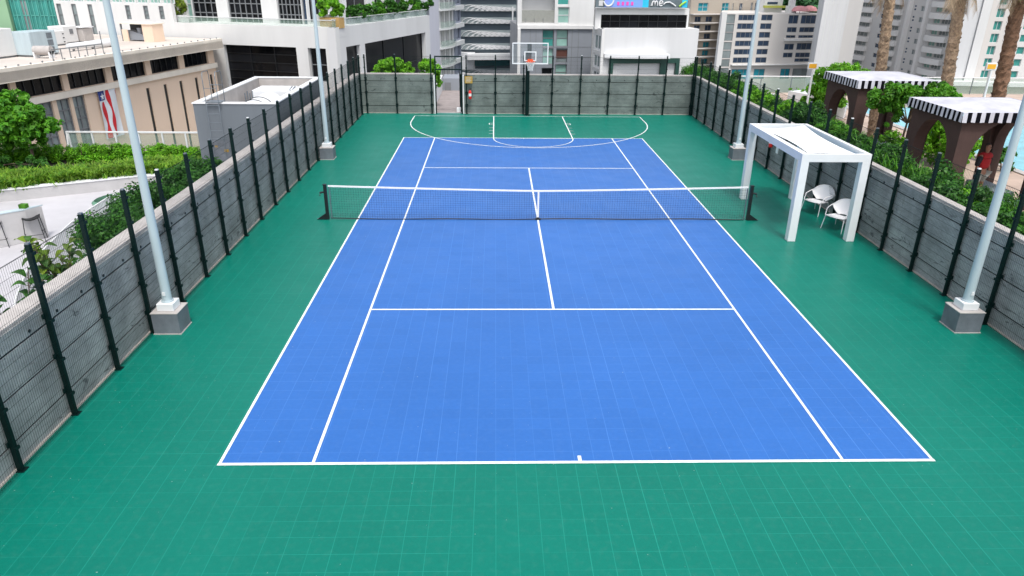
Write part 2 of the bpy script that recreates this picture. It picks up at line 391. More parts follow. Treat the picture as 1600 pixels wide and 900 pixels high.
# ------------------------------------------------------------------ sight lines used to lay out the far buildings
def ray(px, py):
    v = Vector(((px - 800) / FPX, -(py - 450) / FPX, 1)); return Vector((sum(v[i] * RM[i][k] for i in range(3)) for k in range(3)))
def at_z(px, py, z): r = ray(px, py); return CAM + r * ((z - CAM.z) / r.z)
def at_d(px, py, D): r = ray(px, py); return CAM + r * (D / math.hypot(r.x, r.y))
class Plane:
    def __init__(s, a=None, b=None, at=None, D=None, P=None, d=None):
        if d is None:
            nn = ray(*a).cross(ray(*b)); d = Vector((nn.y, -nn.x, 0)).normalized()
            if d.dot(Vector((RM[0][0], RM[0][1], 0))) < 0: d = -d
        s.d = d; s.n = Vector((d.y, -d.x, 0)); s.P = at_d(at[0], at[1], D) if P is None else Vector(P); s.P.z = 0
        if s.n.dot(CAM - s.P) < 0: s.n = -s.n
    def uz(s, px, py):
        r = ray(px, py); k = (s.P - CAM).dot(s.n) / r.dot(s.n); X = CAM + r * k; return ((X - s.P).dot(s.d), X.z)
    def u(s, px, py): return s.uz(px, py)[0]
    def z(s, px, py): return s.uz(px, py)[1]
    def rect(s, x0, y0, x1, y1):
        ym = (y0 + y1) / 2; xm = (x0 + x1) / 2
        return (s.u(x0, ym), s.u(x1, ym), s.z(xm, y1), s.z(xm, y0))
    def shift(s, o): q = Plane(d=s.d.copy(), P=s.P + s.n * o); q.n = s.n.copy(); return q
    def pt(s, u, z, o=0.): v = s.P + s.d * u + s.n * o; return (v.x, v.y, z)
    def box(s, mb, u0, u1, z0, z1, o0, o1, mi=0): return mb.obox(s.P, s.d, s.n, u0, u1, z0, z1, o0, o1, mi)

def facade(root, pl, u0, u1, z0, z1, ops, material, depth=12., rev=.35, name='wall', ins=0.):
    """a wall with real openings and a solid body behind"""
    us = sorted({u0, u1, *[v for o in ops for v in (o[0], o[1]) if u0 < v < u1]}); zs = sorted({z0, z1, *[v for o in ops for v in (o[2], o[3]) if z0 < v < z1]})
    mb = MB()
    for i in range(len(us) - 1):
        run = None
        for j in range(len(zs) - 1):
            uc = (us[i] + us[i + 1]) / 2; zc = (zs[j] + zs[j + 1]) / 2
            hole = any(o[0] < uc < o[1] and o[2] < zc < o[3] for o in ops)
            if not hole: mb.add([pl.pt(us[i], zs[j]), pl.pt(us[i + 1], zs[j]), pl.pt(us[i + 1], zs[j + 1]), pl.pt(us[i], zs[j + 1])], [(0, 1, 2, 3)])
    for a, b, c, d in ops:
        a, b, c, d = max(a, u0), min(b, u1), max(c, z0), min(d, z1)
        for q in (((a, c), (b, c)), ((b, c), (b, d)), ((b, d), (a, d)), ((a, d), (a, c))):
            mb.add([pl.pt(*q[0]), pl.pt(*q[1]), pl.pt(*q[1], -rev), pl.pt(*q[0], -rev)], [(0, 1, 2, 3)])
    for q in (((u0, z0), (u1, z0)), ((u1, z0), (u1, z1)), ((u1, z1), (u0, z1)), ((u0, z1), (u0, z0))):
        mb.add([pl.pt(*q[0]), pl.pt(*q[1]), pl.pt(*q[1], -rev - .1), pl.pt(*q[0], -rev - .1)], [(0, 1, 2, 3)])
    def lean(u):
        q = Vector(pl.pt(u, 0)) - CAM; return q.dot(pl.d) / max(1e-3, -q.dot(pl.n))
    ul = u0 + ins + max(0, lean(u0)) * depth * 1.02; ur = u1 - ins + min(0, lean(u1)) * depth * 1.02
    if ur - ul < (u1 - u0) * .2: ul = ur = (ul + ur) / 2; ul -= .5; ur += .5
    mb.prism([pl.pt(u0 + ins, 0, -rev - .1)[:2], pl.pt(u1 - ins, 0, -rev - .1)[:2], pl.pt(ur, 0, -depth)[:2], pl.pt(ul, 0, -depth)[:2]], z0, z1)
    return mb.build(name, material, root)

def window(root, pl, r, glass='darkglass', frame='dframe', nx=2, nz=1, rev=.3, bar=.08, name='window'):
    u0, u1, z0, z1 = r; mb = MB()
    for i in range(nx):
        for j in range(nz):
            a = u0 + (u1 - u0) * i / nx; b = u0 + (u1 - u0) * (i + 1) / nx; c = z0 + (z1 - z0) * j / nz; d = z0 + (z1 - z0) * (j + 1) / nz
            mb.add([pl.pt(a, c, -rev), pl.pt(b, c, -rev), pl.pt(b, d, -rev), pl.pt(a, d, -rev)], [(0, 1, 2, 3)])
    for i in range(nx + 1):
        u = u0 + (u1 - u0) * i / nx; u = min(max(u, u0 + bar / 2), u1 - bar / 2); pl.box(mb, u - bar / 2, u + bar / 2, z0, z1, -rev + .01, -rev + .08, 1)
    for j in range(nz + 1):
        z = z0 + (z1 - z0) * j / nz; z = min(max(z, z0 + bar / 2), z1 - bar / 2); pl.box(mb, u0 + bar, u1 - bar, z - bar / 2, z + bar / 2, -rev + .013, -rev + .07, 1)
    return mb.build(name, [glass, frame], root)
def part(root, name, material, fn, bevel=0.):
    mb = MB(); fn(mb); return mb.build(name, material, root, bevel=bevel)
GZ = -32.
# ================================================================== ground, podium, court
def struct(name, material, mb, bevel=0.): o = mb.build(name, material, None, bevel=bevel); return tag(o, kind='structure')
struct('ground', 'ground', MB().box(-3000, 3000, -3000, 3000, GZ - 1, GZ))
WL, WR, WB, WN = -8.5, 9.45, 18.38, -27.0      # inner faces of the court walls
struct('court_slab', 'conc', MB().box(WL - .3, WR + .3, WN, WB + .3, GZ, -.004))
struct('court_floor', 'green', MB().add([(WL - .1, WN, 0), (WR + .1, WN, 0), (WR + .1, WB + .1, 0), (WL - .1, WB + .1, 0)], [(0, 1, 2, 3)]))
CX, CN, CF = 5.515, -11.9, 12.03
struct('tennis_court_surface', 'blue', MB().add([(-CX, CN, .004), (CX, CN, .004), (CX, CF, .004), (-CX, CF, .004)], [(0, 1, 2, 3)]))
lines = MB(); LZ = .008
def line(x0, y0, x1, y1, wd=.055, z=LZ):
    a = Vector((x0, y0)); b = Vector((x1, y1)); d = (b - a).normalized(); q = Vector((-d.y, d.x)) * wd / 2
    lines.add([(*(a - q), z), (*(b - q), z), (*(b + q), z), (*(a + q), z)], [(0, 1, 2, 3)])
def arc(cx, cy, r, a0, a1, n=48, wd=.05, z=.012):
    vs = []; 
    for i in range(n + 1):
        t = R(a0 + (a1 - a0) * i / n)
        for k in (r - wd / 2, r + wd / 2): vs.append((cx + k * math.cos(t), cy + k * math.sin(t), z))
    lines.add(vs, [(2 * i, 2 * i + 1, 2 * i + 3, 2 * i + 2) if a1 > a0 else (2 * i, 2 * i + 2, 2 * i + 3, 2 * i + 1) for i in range(n)])
line(-CX - .03, CN, CX + .03, CN, .06); line(-CX - .03, CF, CX + .03, CF, .05)
for s in (-1, 1):
    line(s * CX, CN + .035, s * CX, CF - .025, .048); line(s * 4.1, CN + .035, s * 4.1, CF - .025, .048)
    line(-4.07, s * 6.42, 4.07, s * 6.42, .055)
line(0, -6.39, 0, 6.39, .055); line(0, CN + .035, 0, CN + .16, .055); line(0, CF - .025, 0, CF - .15, .055)
BX, BY = .47, 17.56                                 # basketball markings
line(-5.61, BY, 6.43, BY, .05, .012)
line(-5.59, BY - .025, -5.61, 16.0, .05, .012); line(6.43, BY - .025, 6.43, 16.0, .05, .012)
vs = []
for i in range(61):                                 # three point line
    t = math.pi * i / 60; vs.append((.41 + 6.02 * math.cos(t), 16.0 - 6.02 * math.sin(t)))
lines.strip(vs, .05, .0105, .0125)
line(-1.39, BY - .025, -1.39, 11.9, .05, .012); line(2.27, BY - .025, 2.27, 11.9, .05, .012); line(-1.365, 11.925, 2.245, 11.925, .045, .012)
lines.strip([(.44 + 1.83 * math.cos(math.pi * i / 40), 11.9 - 1.80 * math.sin(math.pi * i / 40)) for i in range(41)], .045, .0135, .015)
for s, x in ((-1, -1.42), (1, 2.30)):               # lane marks
    for y in (12.97, 13.7, 14.4, 15.25, 15.6): line(x, y, x + s * .19, y, .04, .012)
    line(x + s * .19, 15.25, x + s * .19, 15.6, .04, .0122)
tag(lines.build('court_markings', 'line'), kind='structure')

# ------------------------------------------------------------------ concrete walls
def cwall(label, a, b, face, h=2.0, th=.24, material='conc', joints=1.5, cope=.13, group=None, group_bands=((0, .385), (.415, 1.055), (1.085, 1.675), (1.705, 1.985))):
    """wall along a->b (inner face line), 'face' = unit vector towards the court"""
    t = thing('concrete_wall', label, 'wall', (*((Vector(a) + Vector(b)) / 2), 0)); a = Vector(a); b = Vector(b); L = (b - a).length; d = (b - a).normalized(); n = Vector(face)
    P = (*a, 0); dd = (*d, 0); nn = (*n, 0)
    mb = MB(); mb.obox(P, dd, nn, 0, L, -.3, h - .003, -th, -.02)
    for zj in (.40, 1.07, 1.69): mb.obox(P, dd, nn, .01, L - .01, zj - .014, zj + .014, -.0195, -.012, 1)
    rnd = random.Random(len(label)); u = 0.
    for bi, (z0, z1) in enumerate(group_bands):
        u = 0.; first = True
        while u < L:
            wdt = (4.8 if bi % 2 == 0 else 4.8) if not first else (2.4 if bi % 2 else 4.8); first = False
            e = min(L, u + wdt); mb.obox(P, dd, nn, u + .004, e - .004, z0, min(z1, h - .015), -.05, -.001 * rnd.random()); u = e
    for k in range(int(L / .75)):                   # tie holes as short sleeves
        uu = .35 + k * .75
        if rnd.random() < .75:
            z = h - .24 + rnd.uniform(-.02, .02); p = a + d * uu; mb.tube((p.x, p.y, z), (p.x + n.x * .012, p.y + n.y * .012, z), .028, n=8, mi=1)
    mb.build('wall_body', [material, 'black'], t)
    mb = MB(); mb.obox(P, dd, nn, 0, L, h, h + .045, -th - cope, -.03); mb.build('coping', 'cope', t, bevel=.006)
    mb = MB(); mb.obox(P, dd, nn, 0, L, .002, .03, .0, .035); mb.build('base_trim', 'trim', t)
    return t
cwall('long grey concrete wall down the left side of the court', (WL, WN), (WL, WB + .24), (1, 0))
cwall('long grey concrete wall down the right side of the court behind the white pergola', (WR, WN), (WR, WB + .24), (-1, 0), h=1.97, cope=.0)
cwall('short dark concrete end wall left of the gate', (WL + .002, WB), (-4.62, WB), (0, -1), h=2.02, material='concdark')
cwall('wide dark concrete end wall behind the basketball hoop', (-2.98, WB), (WR - .002, WB), (0, -1), h=2.02, material='concdark')

# ------------------------------------------------------------------ fences: square posts with clamps and welded wire
def post_mb(x, y, n, h=3.05):
    mb = MB(); d = Vector((-n[1], n[0]))
    mb.obox((x, y, 0), (*d, 0), (*n, 0), -.031, .031, 0.012, h, -.04, .04)
    mb.obox((x, y, 0), (*d, 0), (*n, 0), -.07, .07, 0.0, .012, -.085, .085)
    for z in (.40, 1.05, 1.75, 2.4, 2.9):
        mb.obox((x, y, 0), (*d, 0), (*n, 0), -.05, .05, z - .025, z + .025, .03, .066)
    for z in (.48, 1.13, 1.85):
        mb.obox((x, y, 0), (*d, 0), (*n, 0), -.07, .07, z - .04, z + .04, -.05, -.02)
    return mb
def fence(label, pts, n, h=2.98, group='wire fences round the court'):
    c = Vector(pts[len(pts) // 2]); t = thing('wire_fence', label, 'fence', (c.x, c.y, 0)); nv = Vector(n)
    for i, p in enumerate(pts):
        po = post_mb(p[0], p[1], n).build('fence_post', 'post', t, bevel=.004)
        cp = MB(); cp.box(p[0] - .03, p[0] + .03, p[1] - .03, p[1] + .03, 3.052, 3.075); cp.build('post_cap', 'metal' if i % 4 else 'white', po)
        if i == len(pts) - 1: break
        q = Vector(pts[i + 1]); a = Vector(p); d = (q - a); L = d.length; d.normalize(); a2 = a + nv * .062; mb = MB()
        nw = int(round((L - .06) / .05))
        for k in range(nw + 1):
            u = .03 + (L - .06) * k / nw; x = a2 + d * u; r = .0021
            vs = [(x.x + dx * r, x.y + dy * r, z) for z in (.04, h) for dx, dy in ((1, 0), (0, 1), (-1, 0), (0, -1))]
            mb.add(vs, [(0, 1, 5, 4), (1, 2, 6, 5), (2, 3, 7, 6), (3, 0, 4, 7)])
        for k in range(16):
            z = .06 + k * .194; mb.obox((*(a2 + nv * .004), 0), (*d, 0), (*nv, 0), .02, L - .02, z - .0016, z + .0016, -.0016, .0016)
        mb.obox((*(a2 + nv * .004), 0), (*d, 0), (*nv, 0), .0, L, h - .003, h + .003, -.003, .003); mb.build('wire_panel', 'wire', t)
    return t
fence('dark green post and wire fence along the left court wall', [(WL + .07, -24 + 1.5 * k) for k in range(28)] + [(WL + .07, 17.9)], (1, 0))
fence('dark green post and wire fence along the right court wall', [(WR - .07, 17.12 - 1.517 * k) for k in range(28)][::-1] + [(WR - .07, 18.2)], (-1, 0))
fence('dark green post and wire fence left of the end gate', [(-8.2, 18.28), (-6.6, 18.28), (-4.72, 18.28)], (0, -1))
fence('dark green post and wire fence behind the hoop', [(-2.85, 18.28), (-1.30, 18.28), (.20, 18.28), (1.74, 18.28), (3.26, 18.28), (4.79, 18.28), (6.3, 18.28), (7.81, 18.28), (9.3, 18.28)], (0, -1))

# ------------------------------------------------------------------ gate in the end wall
g = thing('court_gate', 'tall green metal gate standing open between the end walls', 'gate', (-3.8, 18.3, 0))
part(g, 'gate_frame', 'post', lambda m: (m.box(-4.52, -4.46, 18.25, 18.33, 0, 3.0), m.box(-3.12, -3.06, 18.25, 18.33, 0, 3.0), m.box(-4.46, -3.12, 18.26, 18.32, 2.28, 2.34), m.box(-4.46, -3.12, 18.26, 18.32, 2.94, 3.0)))
part(g, 'door_jamb', 'white', lambda m: (m.box(-4.60, -4.53, 18.30, 18.62, 0, 2.0), m.box(-3.05, -2.99, 18.30, 18.62, 0, 2.0)))
gl = MB()                                           # the leaf swung outwards
def leafbox(x0, x1, z0, z1): gl.obox((-3.14, 18.36, 0), (-.10, .995, 0), (.995, .10, 0), x0, x1, z0, z1, -.025, .025)
leafbox(0, 1.25, .08, .13); leafbox(0, 1.25, 2.0, 2.06); leafbox(0, .05, .08, 2.06); leafbox(1.2, 1.25, .08, 2.06)
gl.build('gate_leaf', 'post', g)
mp = MB()
for k in range(24): mp.obox((-3.14, 18.36, 0), (-.10, .995, 0), (.995, .10, 0), .05 + k * .05, .053 + k * .05, .1, 2.03, -.003, .003)
for k in range(10): mp.obox((-3.14, 18.36, 0), (-.10, .995, 0), (.995, .10, 0), .05, 1.2, .15 + k * .2, .154 + k * .2, -.004, .004)
mp.build('gate_mesh', 'wire', g)
ov = MB()
for k in range(27): ov.box(-4.45 + k * .05, -4.446 + k * .05, 18.29, 18.294, 2.34, 2.94)
for k in range(4): ov.box(-4.46, -3.12, 18.288, 18.292, 2.4 + k * .17, 2.404 + k * .17)
ov.build('mesh_panel', 'wire', g)
struct('walkway', 'paving', MB().box(-5.3, -2.2, 18.65, 33, -.5, -.01))
tag(MB().box(-3.42, -3.14, 18.75, 19.1, -.005, .22).build('utility_box', 'white', None, bevel=.01), 'small white box on the floor just inside the gate opening', 'box')
t = thing('low_wall', 'pale low wall along the left of the walkway beyond the gate', 'wall', (-4.9, 24, 0))
part(t, 'wall_body', 'whiteg', lambda m: m.box(-5.4, -4.75, 19.3, 27, 0, .9)); part(t, 'wall_cap', 'whitew', lambda m: m.box(-5.43, -4.72, 19.28, 27.02, .9, .95))
t = thing('stair_block', 'low lavender grey block at the far end of the walkway', 'wall', (-3.6, 28, 0))
part(t, 'wall', 'greyclad', lambda m: m.box(-4.74, -2.6, 26.9, 29, -.5, .75)); part(t, 'vent_panel', 'dframe', lambda m: m.box(-4.6, -4.2, 26.86, 26.897, -.005, .5))

# sign and extinguishers
t = thing('wall_sign', 'small ochre notice plate at the top of the end wall beside the gate', 'sign', (-2.7, 18.3, 1.8))
part(t, 'plate', 'yellow', lambda m: m.box(-2.93, -2.52, 18.18, 18.20, 1.62, 1.98)); part(t, 'lettering', 'cope', lambda m: [m.box(-2.87, -2.58 - .05 * (k % 2), 18.176, 18.1795, 1.89 - .07 * k, 1.915 - .07 * k) for k in range(4)])
def extinguisher(label, x, y, z, n):
    t = thing('fire_extinguisher', label, 'fire extinguisher', (x, y, z), 0, 'red fire extinguishers')
    b = MB(); b.revolve([(.0, 0), (.075, .005), (.082, .04), (.082, .36), (.06, .43), (.03, .46), (.028, .48)], (x, y, z)); b.build('cylinder', 'red', t)
    part(t, 'valve', 'black', lambda m: (m.box(x - .03, x + .03, y - .03, y + .03, z + .48, z + .54), m.box(x - .015, x + .1, y - .015, y + .015, z + .53, z + .555)))
    part(t, 'hose', 'black', lambda m: m.path([(x + .03, y, z + .5), (x + .12, y - .02, z + .46), (x + .12, y - .02, z + .3), (x + .1, y - .02, z + .12)], .012))
    part(t, 'instruction_label', 'white', lambda m: m.revolve([(.0835, .16), (.0835, .30)], (x, y, z), n=16))
    return t
extinguisher('narrow red extinguisher on the end wall beside the gate', -2.66, 18.16, .80, (0, -1))
extinguisher('red extinguisher on the right wall near the pergola', 9.28, 6.15, .92, (-1, 0))
part(thing('notice_card', 'small white card fixed to the right fence beyond the pergola', 'sign', (9.3, 5.1, 1)), 'card', 'white', lambda m: m.box(9.27, 9.285, 5.35, 5.55, .85, 1.15))

# ------------------------------------------------------------------ basketball hoop
t = thing('basketball_hoop', 'basketball hoop with clear backboard on a dark green post at the far baseline', 'hoop', (.40, 17.98, 0))
part(t, 'post', 'post', lambda m: (m.tube((.40, 17.98, .012), (.40, 17.98, 3.3), .10, n=14), m.tube((.40, 17.98, 0), (.40, 17.98, .012), .2, n=14)))
part(t, 'support_arm', 'black', lambda m: (m.box(.33, .55, 17.18, 17.26, 2.72, 3.74), m.path([(.40, 17.98, 3.22), (.44, 17.25, 3.45)], .06), m.path([(.40, 17.98, 2.5), (.44, 17.25, 2.85)], .045)))
bbd = part(t, 'backboard', 'clear', lambda m: m.box(-.40, 1.36, 17.10, 17.118, 2.77, 3.75))
part(bbd, 'backboard_frame', 'white', lambda m: (m.box(-.44, -.39, 17.08, 17.14, 2.74, 3.78), m.box(1.35, 1.40, 17.08, 17.14, 2.74, 3.78), m.box(-.39, 1.35, 17.08, 17.14, 2.74, 2.79), m.box(-.39, 1.35, 17.08, 17.14, 3.73, 3.78)))
part(bbd, 'target_square', 'white', lambda m: (m.box(.17, .22, 17.085, 17.0985, 2.90, 3.36), m.box(.74, .79, 17.085, 17.0985, 2.90, 3.36), m.box(.22, .74, 17.085, 17.0985, 3.31, 3.36), m.box(.22, .74, 17.085, 17.0985, 2.90, 2.94)))
rm = part(t, 'rim', 'orange', lambda m: (m.path([(.48 + .23 * math.cos(2 * math.pi * k / 28), 16.78 + .23 * math.sin(2 * math.pi * k / 28), 2.9) for k in range(29)], .013), m.box(.34, .62, 17.0, 17.075, 2.80, 2.99), m.box(.40, .56, 16.99, 17.075, 2.885, 2.905)))
nb = MB()
for k in range(12):
    for s in (-1, 1):
        pts = []
        for j in range(7):
            a = 2 * math.pi * (k + s * j * .45) / 12; r = .225 - .022 * j if j < 5 else .125 + .01 * (j - 5); pts.append((.48 + r * math.cos(a), 16.78 + r * math.sin(a), 2.88 - j * .07))
        nb.path(pts, .009, 4)
nb.build('net', 'white', rm)

# ------------------------------------------------------------------ tennis net
t = thing('tennis_net', 'black tennis net with white top tape stretched across the blue court', 'net', (0, 0, 0))
NX0, NX1 = -6.33, 6.38
def top(x): return .925 + .135 * (abs(x) / 6.4) ** 1.25
def bot(x): return .03 + .012 * math.sin(x * 1.7) + .01 * math.sin(x * .6)
nm = MB(); nx = 170; nz = 13
xs = [NX0 + (NX1 - NX0) * i / nx for i in range(nx + 1)]; r = .0021
for x in xs:
    a, b = bot(x), top(x) - .03; nm.add([(x - r, 0, a), (x + r, 0, a), (x + r, 0, b), (x - r, 0, b), (x, r * 2, a), (x, r * 2, b)], [(0, 1, 2, 3), (1, 4, 5, 2), (4, 0, 3, 5)])
for j in range(nz + 1):
    f = j / nz; pts = [(x, .001, bot(x) + (top(x) - .03 - bot(x)) * f) for x in xs[::5]]
    for a, b in zip(pts, pts[1:]): nm.add([(a[0], 0, a[2] - r), (b[0], 0, b[2] - r), (b[0], 0, b[2] + r), (a[0], 0, a[2] + r), (a[0], r * 2, a[2]), (b[0], r * 2, b[2])], [(0, 1, 2, 3), (3, 2, 5, 4), (4, 5, 1, 0)])
tag(nm.build('net_mesh', 'netm', t))
tp = MB()
for a, b in zip(xs[::5], xs[5::5]):
    tp.add([(a, -.018, top(a) - .032), (b, -.018, top(b) - .032), (b, -.018, top(b) + .012), (a, -.018, top(a) + .012), (a, .018, top(a) - .032), (b, .018, top(b) - .032), (b, .018, top(b) + .012), (a, .018, top(a) + .012)],
           [(0, 1, 2, 3), (3, 2, 6, 7), (7, 6, 5, 4), (4, 5, 1, 0)])
tp.build('top_tape', 'tape', t)
bt = MB(); bt.path([(x, 0, bot(x)) for x in xs[::5]], .016, 6); bt.build('bottom_cord', 'black', t)
part(t, 'centre_strap', 'tape', lambda m: m.box(-.027, .027, -.024, -.014, .03, .935))
part(t, 'floor_anchor', 'black', lambda m: (m.box(-.08, .08, -.05, .05, .012, .05), m.box(-.03, .03, -.03, .03, .05, .09)))
for s, x in ((-1, -6.42), (1, 6.50)):
    p = part(t, 'net_post', 'black', lambda m: (m.box(x - .045, x + .045, -.045, .045, .012, 1.09), m.box(x - .05 if s > 0 else x - .06, x + .06 if s > 0 else x + .05, -.055, .055, 1.09, 1.105)), bevel=.004)
    part(p, 'foot_brace', 'black', lambda m: m.add([(x + s * .045, -.04, .01), (x + s * .32, -.04, .01), (x + s * .045, -.04, .20), (x + s * .045, .04, .01), (x + s * .32, .04, .01), (x + s * .045, .04, .20)], [(0, 1, 2), (3, 5, 4), (0, 3, 4, 1), (1, 4, 5, 2), (0, 2, 5, 3)]))
    part(p, 'anchor_pin', 'metal', lambda m: (m.tube((x + s * .30, 0, .006), (x + s * .30, 0, .03), .03), m.box(x - s * .14, x - s * .115, -.02, .02, .05, 1.03)))
    part(p, 'winder' if s > 0 else 'hook', 'black', lambda m: (m.tube((x + s * .05, 0, .86), (x + s * .17, 0, .84), .028), m.tube((x + s * .16, 0, .84), (x + s * .16, -.07, .76), .012)))

# ------------------------------------------------------------------ light poles on plinths
def light_pole(label, x, y):
    t = thing('light_pole', label, 'light pole', (x, y, 0), 0, 'pale light poles round the court')
    p = part(t, 'plinth', 'boxg', lambda m: m.box(x - .27, x + .27, y - .27, y + .27, .012, .47), bevel=.008)
    part(p, 'plinth_trim', 'cope', lambda m: m.box(x - .285, x + .285, y - .285, y + .285, .002, .018)); part(p, 'plinth_cap', 'cope', lambda m: m.box(x - .277, x + .277, y - .277, y + .277, .462, .478))
    part(t, 'base_cover', 'white', lambda m: m.box(x - .17, x + .17, y - .17, y + .17, .478, .64), bevel=.012)
    part(t, 'shaft', 'pole', lambda m: (m.tube((x, y, .64), (x, y, 10.), .097, .035, n=24), m.tube((x, y, .64), (x, y, .67), .12, n=24)))
    part(t, 'hand_hole', 'white', lambda m: m.box(x - .03, x + .03, y - .108, y - .085, .80, .88))
    part(t, 'lamp_arm', 'pole', lambda m: m.tube((x, y, 9.9), (x * .86, y, 9.9), .05)); part(t, 'lamp_head', 'boxg', lambda m: m.box(x * .86 - .35, x * .86 + .35, y - .2, y + .2, 9.8, 9.92))
light_pole('light pole on the nearest left plinth, rising out of the top left of the photo', -8.09, -7.33)
light_pole('light pole on the far left plinth beside the tank enclosure', -8.11, 7.92)
light_pole('light pole on the nearest right plinth at the right edge', 8.72, -7.33)
light_pole('light pole on the far right plinth behind the pergola', 8.72, 8.15)

# ------------------------------------------------------------------ pergola
X0, X1, Y0, Y1, H, S = 7.02, 8.93, -1.93, 2.46, 2.52, .22
t = thing('pergola', 'white square pergola with a white fabric sail beside the net', 'pergola', ((X0 + X1) / 2, .3, 0))
for cx in (X0, X1 - S):
    for cy in (Y0, Y1 - S): part(t, 'column', 'white', lambda m: m.box(cx, cx + S, cy, cy + S, 0.004, H - S), bevel=.006)
part(t, 'beam', 'white', lambda m: m.box(X0, X1, Y0, Y0 + .09, H - S, H), bevel=.004); part(t, 'beam', 'white', lambda m: m.box(X0, X1, Y1 - .09, Y1, H - S, H), bevel=.004)
part(t, 'beam', 'white', lambda m: m.box(X0, X0 + .17, Y0 + .09, Y1 - .09, H - S, H), bevel=.004); part(t, 'beam', 'white', lambda m: m.box(X1 - .12, X1, Y0 + .09, Y1 - .09, H - S, H), bevel=.004)
sv = MB(); n = 20; ax, bx_, ay, by_ = X0 + .2, X1 - .14, Y0 + .12, Y1 - .12
def sail(u, v):
    x = ax + (bx_ - ax) * u; y = ay + (by_ - ay) * v; cu = 4 * u * (1 - u); cv = 4 * v * (1 - v)
    x += (.5 - u) * .40 * cv; y += (.5 - v) * .55 * cu
    return (x, y, H - .06 - .11 * cu * cv + .10 * (u - .5) * (v - .5) * 2)
vs = [sail(i / n, j / n) for j in range(n + 1) for i in range(n + 1)]
sv.add(vs, [(j * (n + 1) + i, j * (n + 1) + i + 1, (j + 1) * (n + 1) + i + 1, (j + 1) * (n + 1) + i) for j in range(n) for i in range(n)], 0, True)
so_ = sv.build('shade_sail', 'fabric', t); md = so_.modifiers.new('thick', 'SOLIDIFY'); md.thickness = .006
for (u, v), c in zip(((0, 0), (1, 0), (0, 1), (1, 1)), ((X0 + .17, Y0 + .09), (X1 - .12, Y0 + .09), (X0 + .17, Y1 - .09), (X1 - .12, Y1 - .09))):
    part(t, 'tension_ring', 'metal', lambda m: m.tube(sail(u, v), (c[0], c[1], H - .05), .012))

# ------------------------------------------------------------------ lounge chairs
def chair(label, x, y, rz):
    t = thing('lounge_chair', label, 'chair', (x, y, 0), rz, 'white garden chairs under the pergola')
    m = MB(); n = 10; vs = []
    for k in range(2):
        for j in range(n + 1):
            for i in range(n + 1):
                u = i / n * 2 - 1; v = j / n; wd = .30 - .05 * v - .05 * max(0, .25 - v); vs.append((u * wd, -.30 + v * .52 - .05 * (u * u) * (v < .3), .43 - .05 * v - .022 * (1 - u * u) - k * .018))
    q = (n + 1) ** 2; fs = [(j * (n + 1) + i, j * (n + 1) + i + 1, (j + 1) * (n + 1) + i + 1, (j + 1) * (n + 1) + i) for j in range(n) for i in range(n)]
    m.add(vs, fs + [tuple(reversed([a + q for a in f])) for f in fs], 0, True); m.build('seat', 'chair', t, world=False)
    m = MB(); vs = []
    def back(u, v):
        wd = .15 + .27 * math.sin(min(1, v * 1.5) * math.pi * .5) * (1 - .9 * max(0, v - .62)); a = u * 1.0
        return (wd * math.sin(a) / math.sin(1.0), .22 + .12 * v - .10 * (1 - math.cos(a)) / (1 - math.cos(1.0)) + .03, .40 + .45 * v - .13 * (u * u) * v * v)
    for k in (0, .015):
        for j in range(n + 1):
            for i in range(n + 1): p = back(i / n * 2 - 1, j / n); vs.append((p[0], p[1] + k, p[2]))
    m.add(vs, [tuple(reversed(f)) for f in fs] + [tuple(a + q for a in f) for f in fs], 0, True); m.build('backrest', 'chair', t, world=False)
    m = MB(); m.path([back(-1 + 2 * i / 12, 1.0) for i in range(13)], .012); m.path([back(-1, v) for v in (0, .3, .6, 1)], .012); m.path([back(1, v) for v in (0, .3, .6, 1)], .012)
    m.path([(-.30, -.30, .43), (-.1, -.345, .415), (.1, -.345, .415), (.30, -.30, .43)], .012); m.build('frame', 'chair', t, world=False)
    for s in (-1, 1):
        b = back(s, .62); m = MB(); m.path([b, (s * .37, .05, .64), (s * .345, -.18, .60), (s * .30, -.30, .43)], .014, 8); m.build('armrest', 'chair', t, world=False)
        for q_, p0, p1 in ((0, (s * .29, -.28, .43), (s * .33, -.37, 0)), (1, (s * .21, .20, .38), (s * .28, .34, 0))): m = MB(); m.tube(p0, p1, .013, .010); m.build('leg', 'chair', t, world=False)
    return t
chair('white garden chair under the pergola, the further of the pair', 8.98, .80, R(-58))
chair('white garden chair partly hidden by the pergola front column', 8.98, -.78, R(-55))
# ================================================================== left terrace
TZ = -.5
struct('terrace_floor', 'terrace', MB().box(-45, WL - .245, -30, 9.6, -3, TZ)); struct('podium', 'whiteg', MB().box(-45, WL - .245, -30, 9.9, GZ, -3.004))
def curve(pts, n=10):
    out = []; P = [Vector(p) for p in pts]; P = [P[0] * 2 - P[1]] + P + [P[-1] * 2 - P[-2]]
    for i in range(1, len(P) - 2):
        for k in range(n):
            t = k / n; a, b, c, d = P[i - 1:i + 3]; out.append(tuple(.5 * ((2 * b) + (c - a) * t + (2 * a - 5 * b + 4 * c - d) * t * t + (3 * b - a - 3 * c + d) * t ** 3)))
    out.append(tuple(P[-2])); return out
bed = curve([(-32, 2.2), (-25, 2.4), (-20, 2.75), (-18.5, 3.35), (-15.9, 4.65), (-14.4, 5.35), (-12.3, 5.45)])
t = thing('curved_planter_wall', 'low white curved planter wall sweeping across the left terrace', 'planter wall', (-17, 4, TZ))
part(t, 'wall_body', 'whitep', lambda m: m.strip([(x, y + .1) for x, y in bed], .2, TZ, -.10)); part(t, 'wall_cap', 'white', lambda m: m.strip([(x, y + .1) for x, y in bed], .26, -.10, -.06))
sb = MB(); sb.prism([(x, y + .2) for x, y in bed] + [(-12.3, 9.2), (-32, 9.2)], TZ, -.16); tag(sb.build('planting_bed', 'soil'), kind='structure')
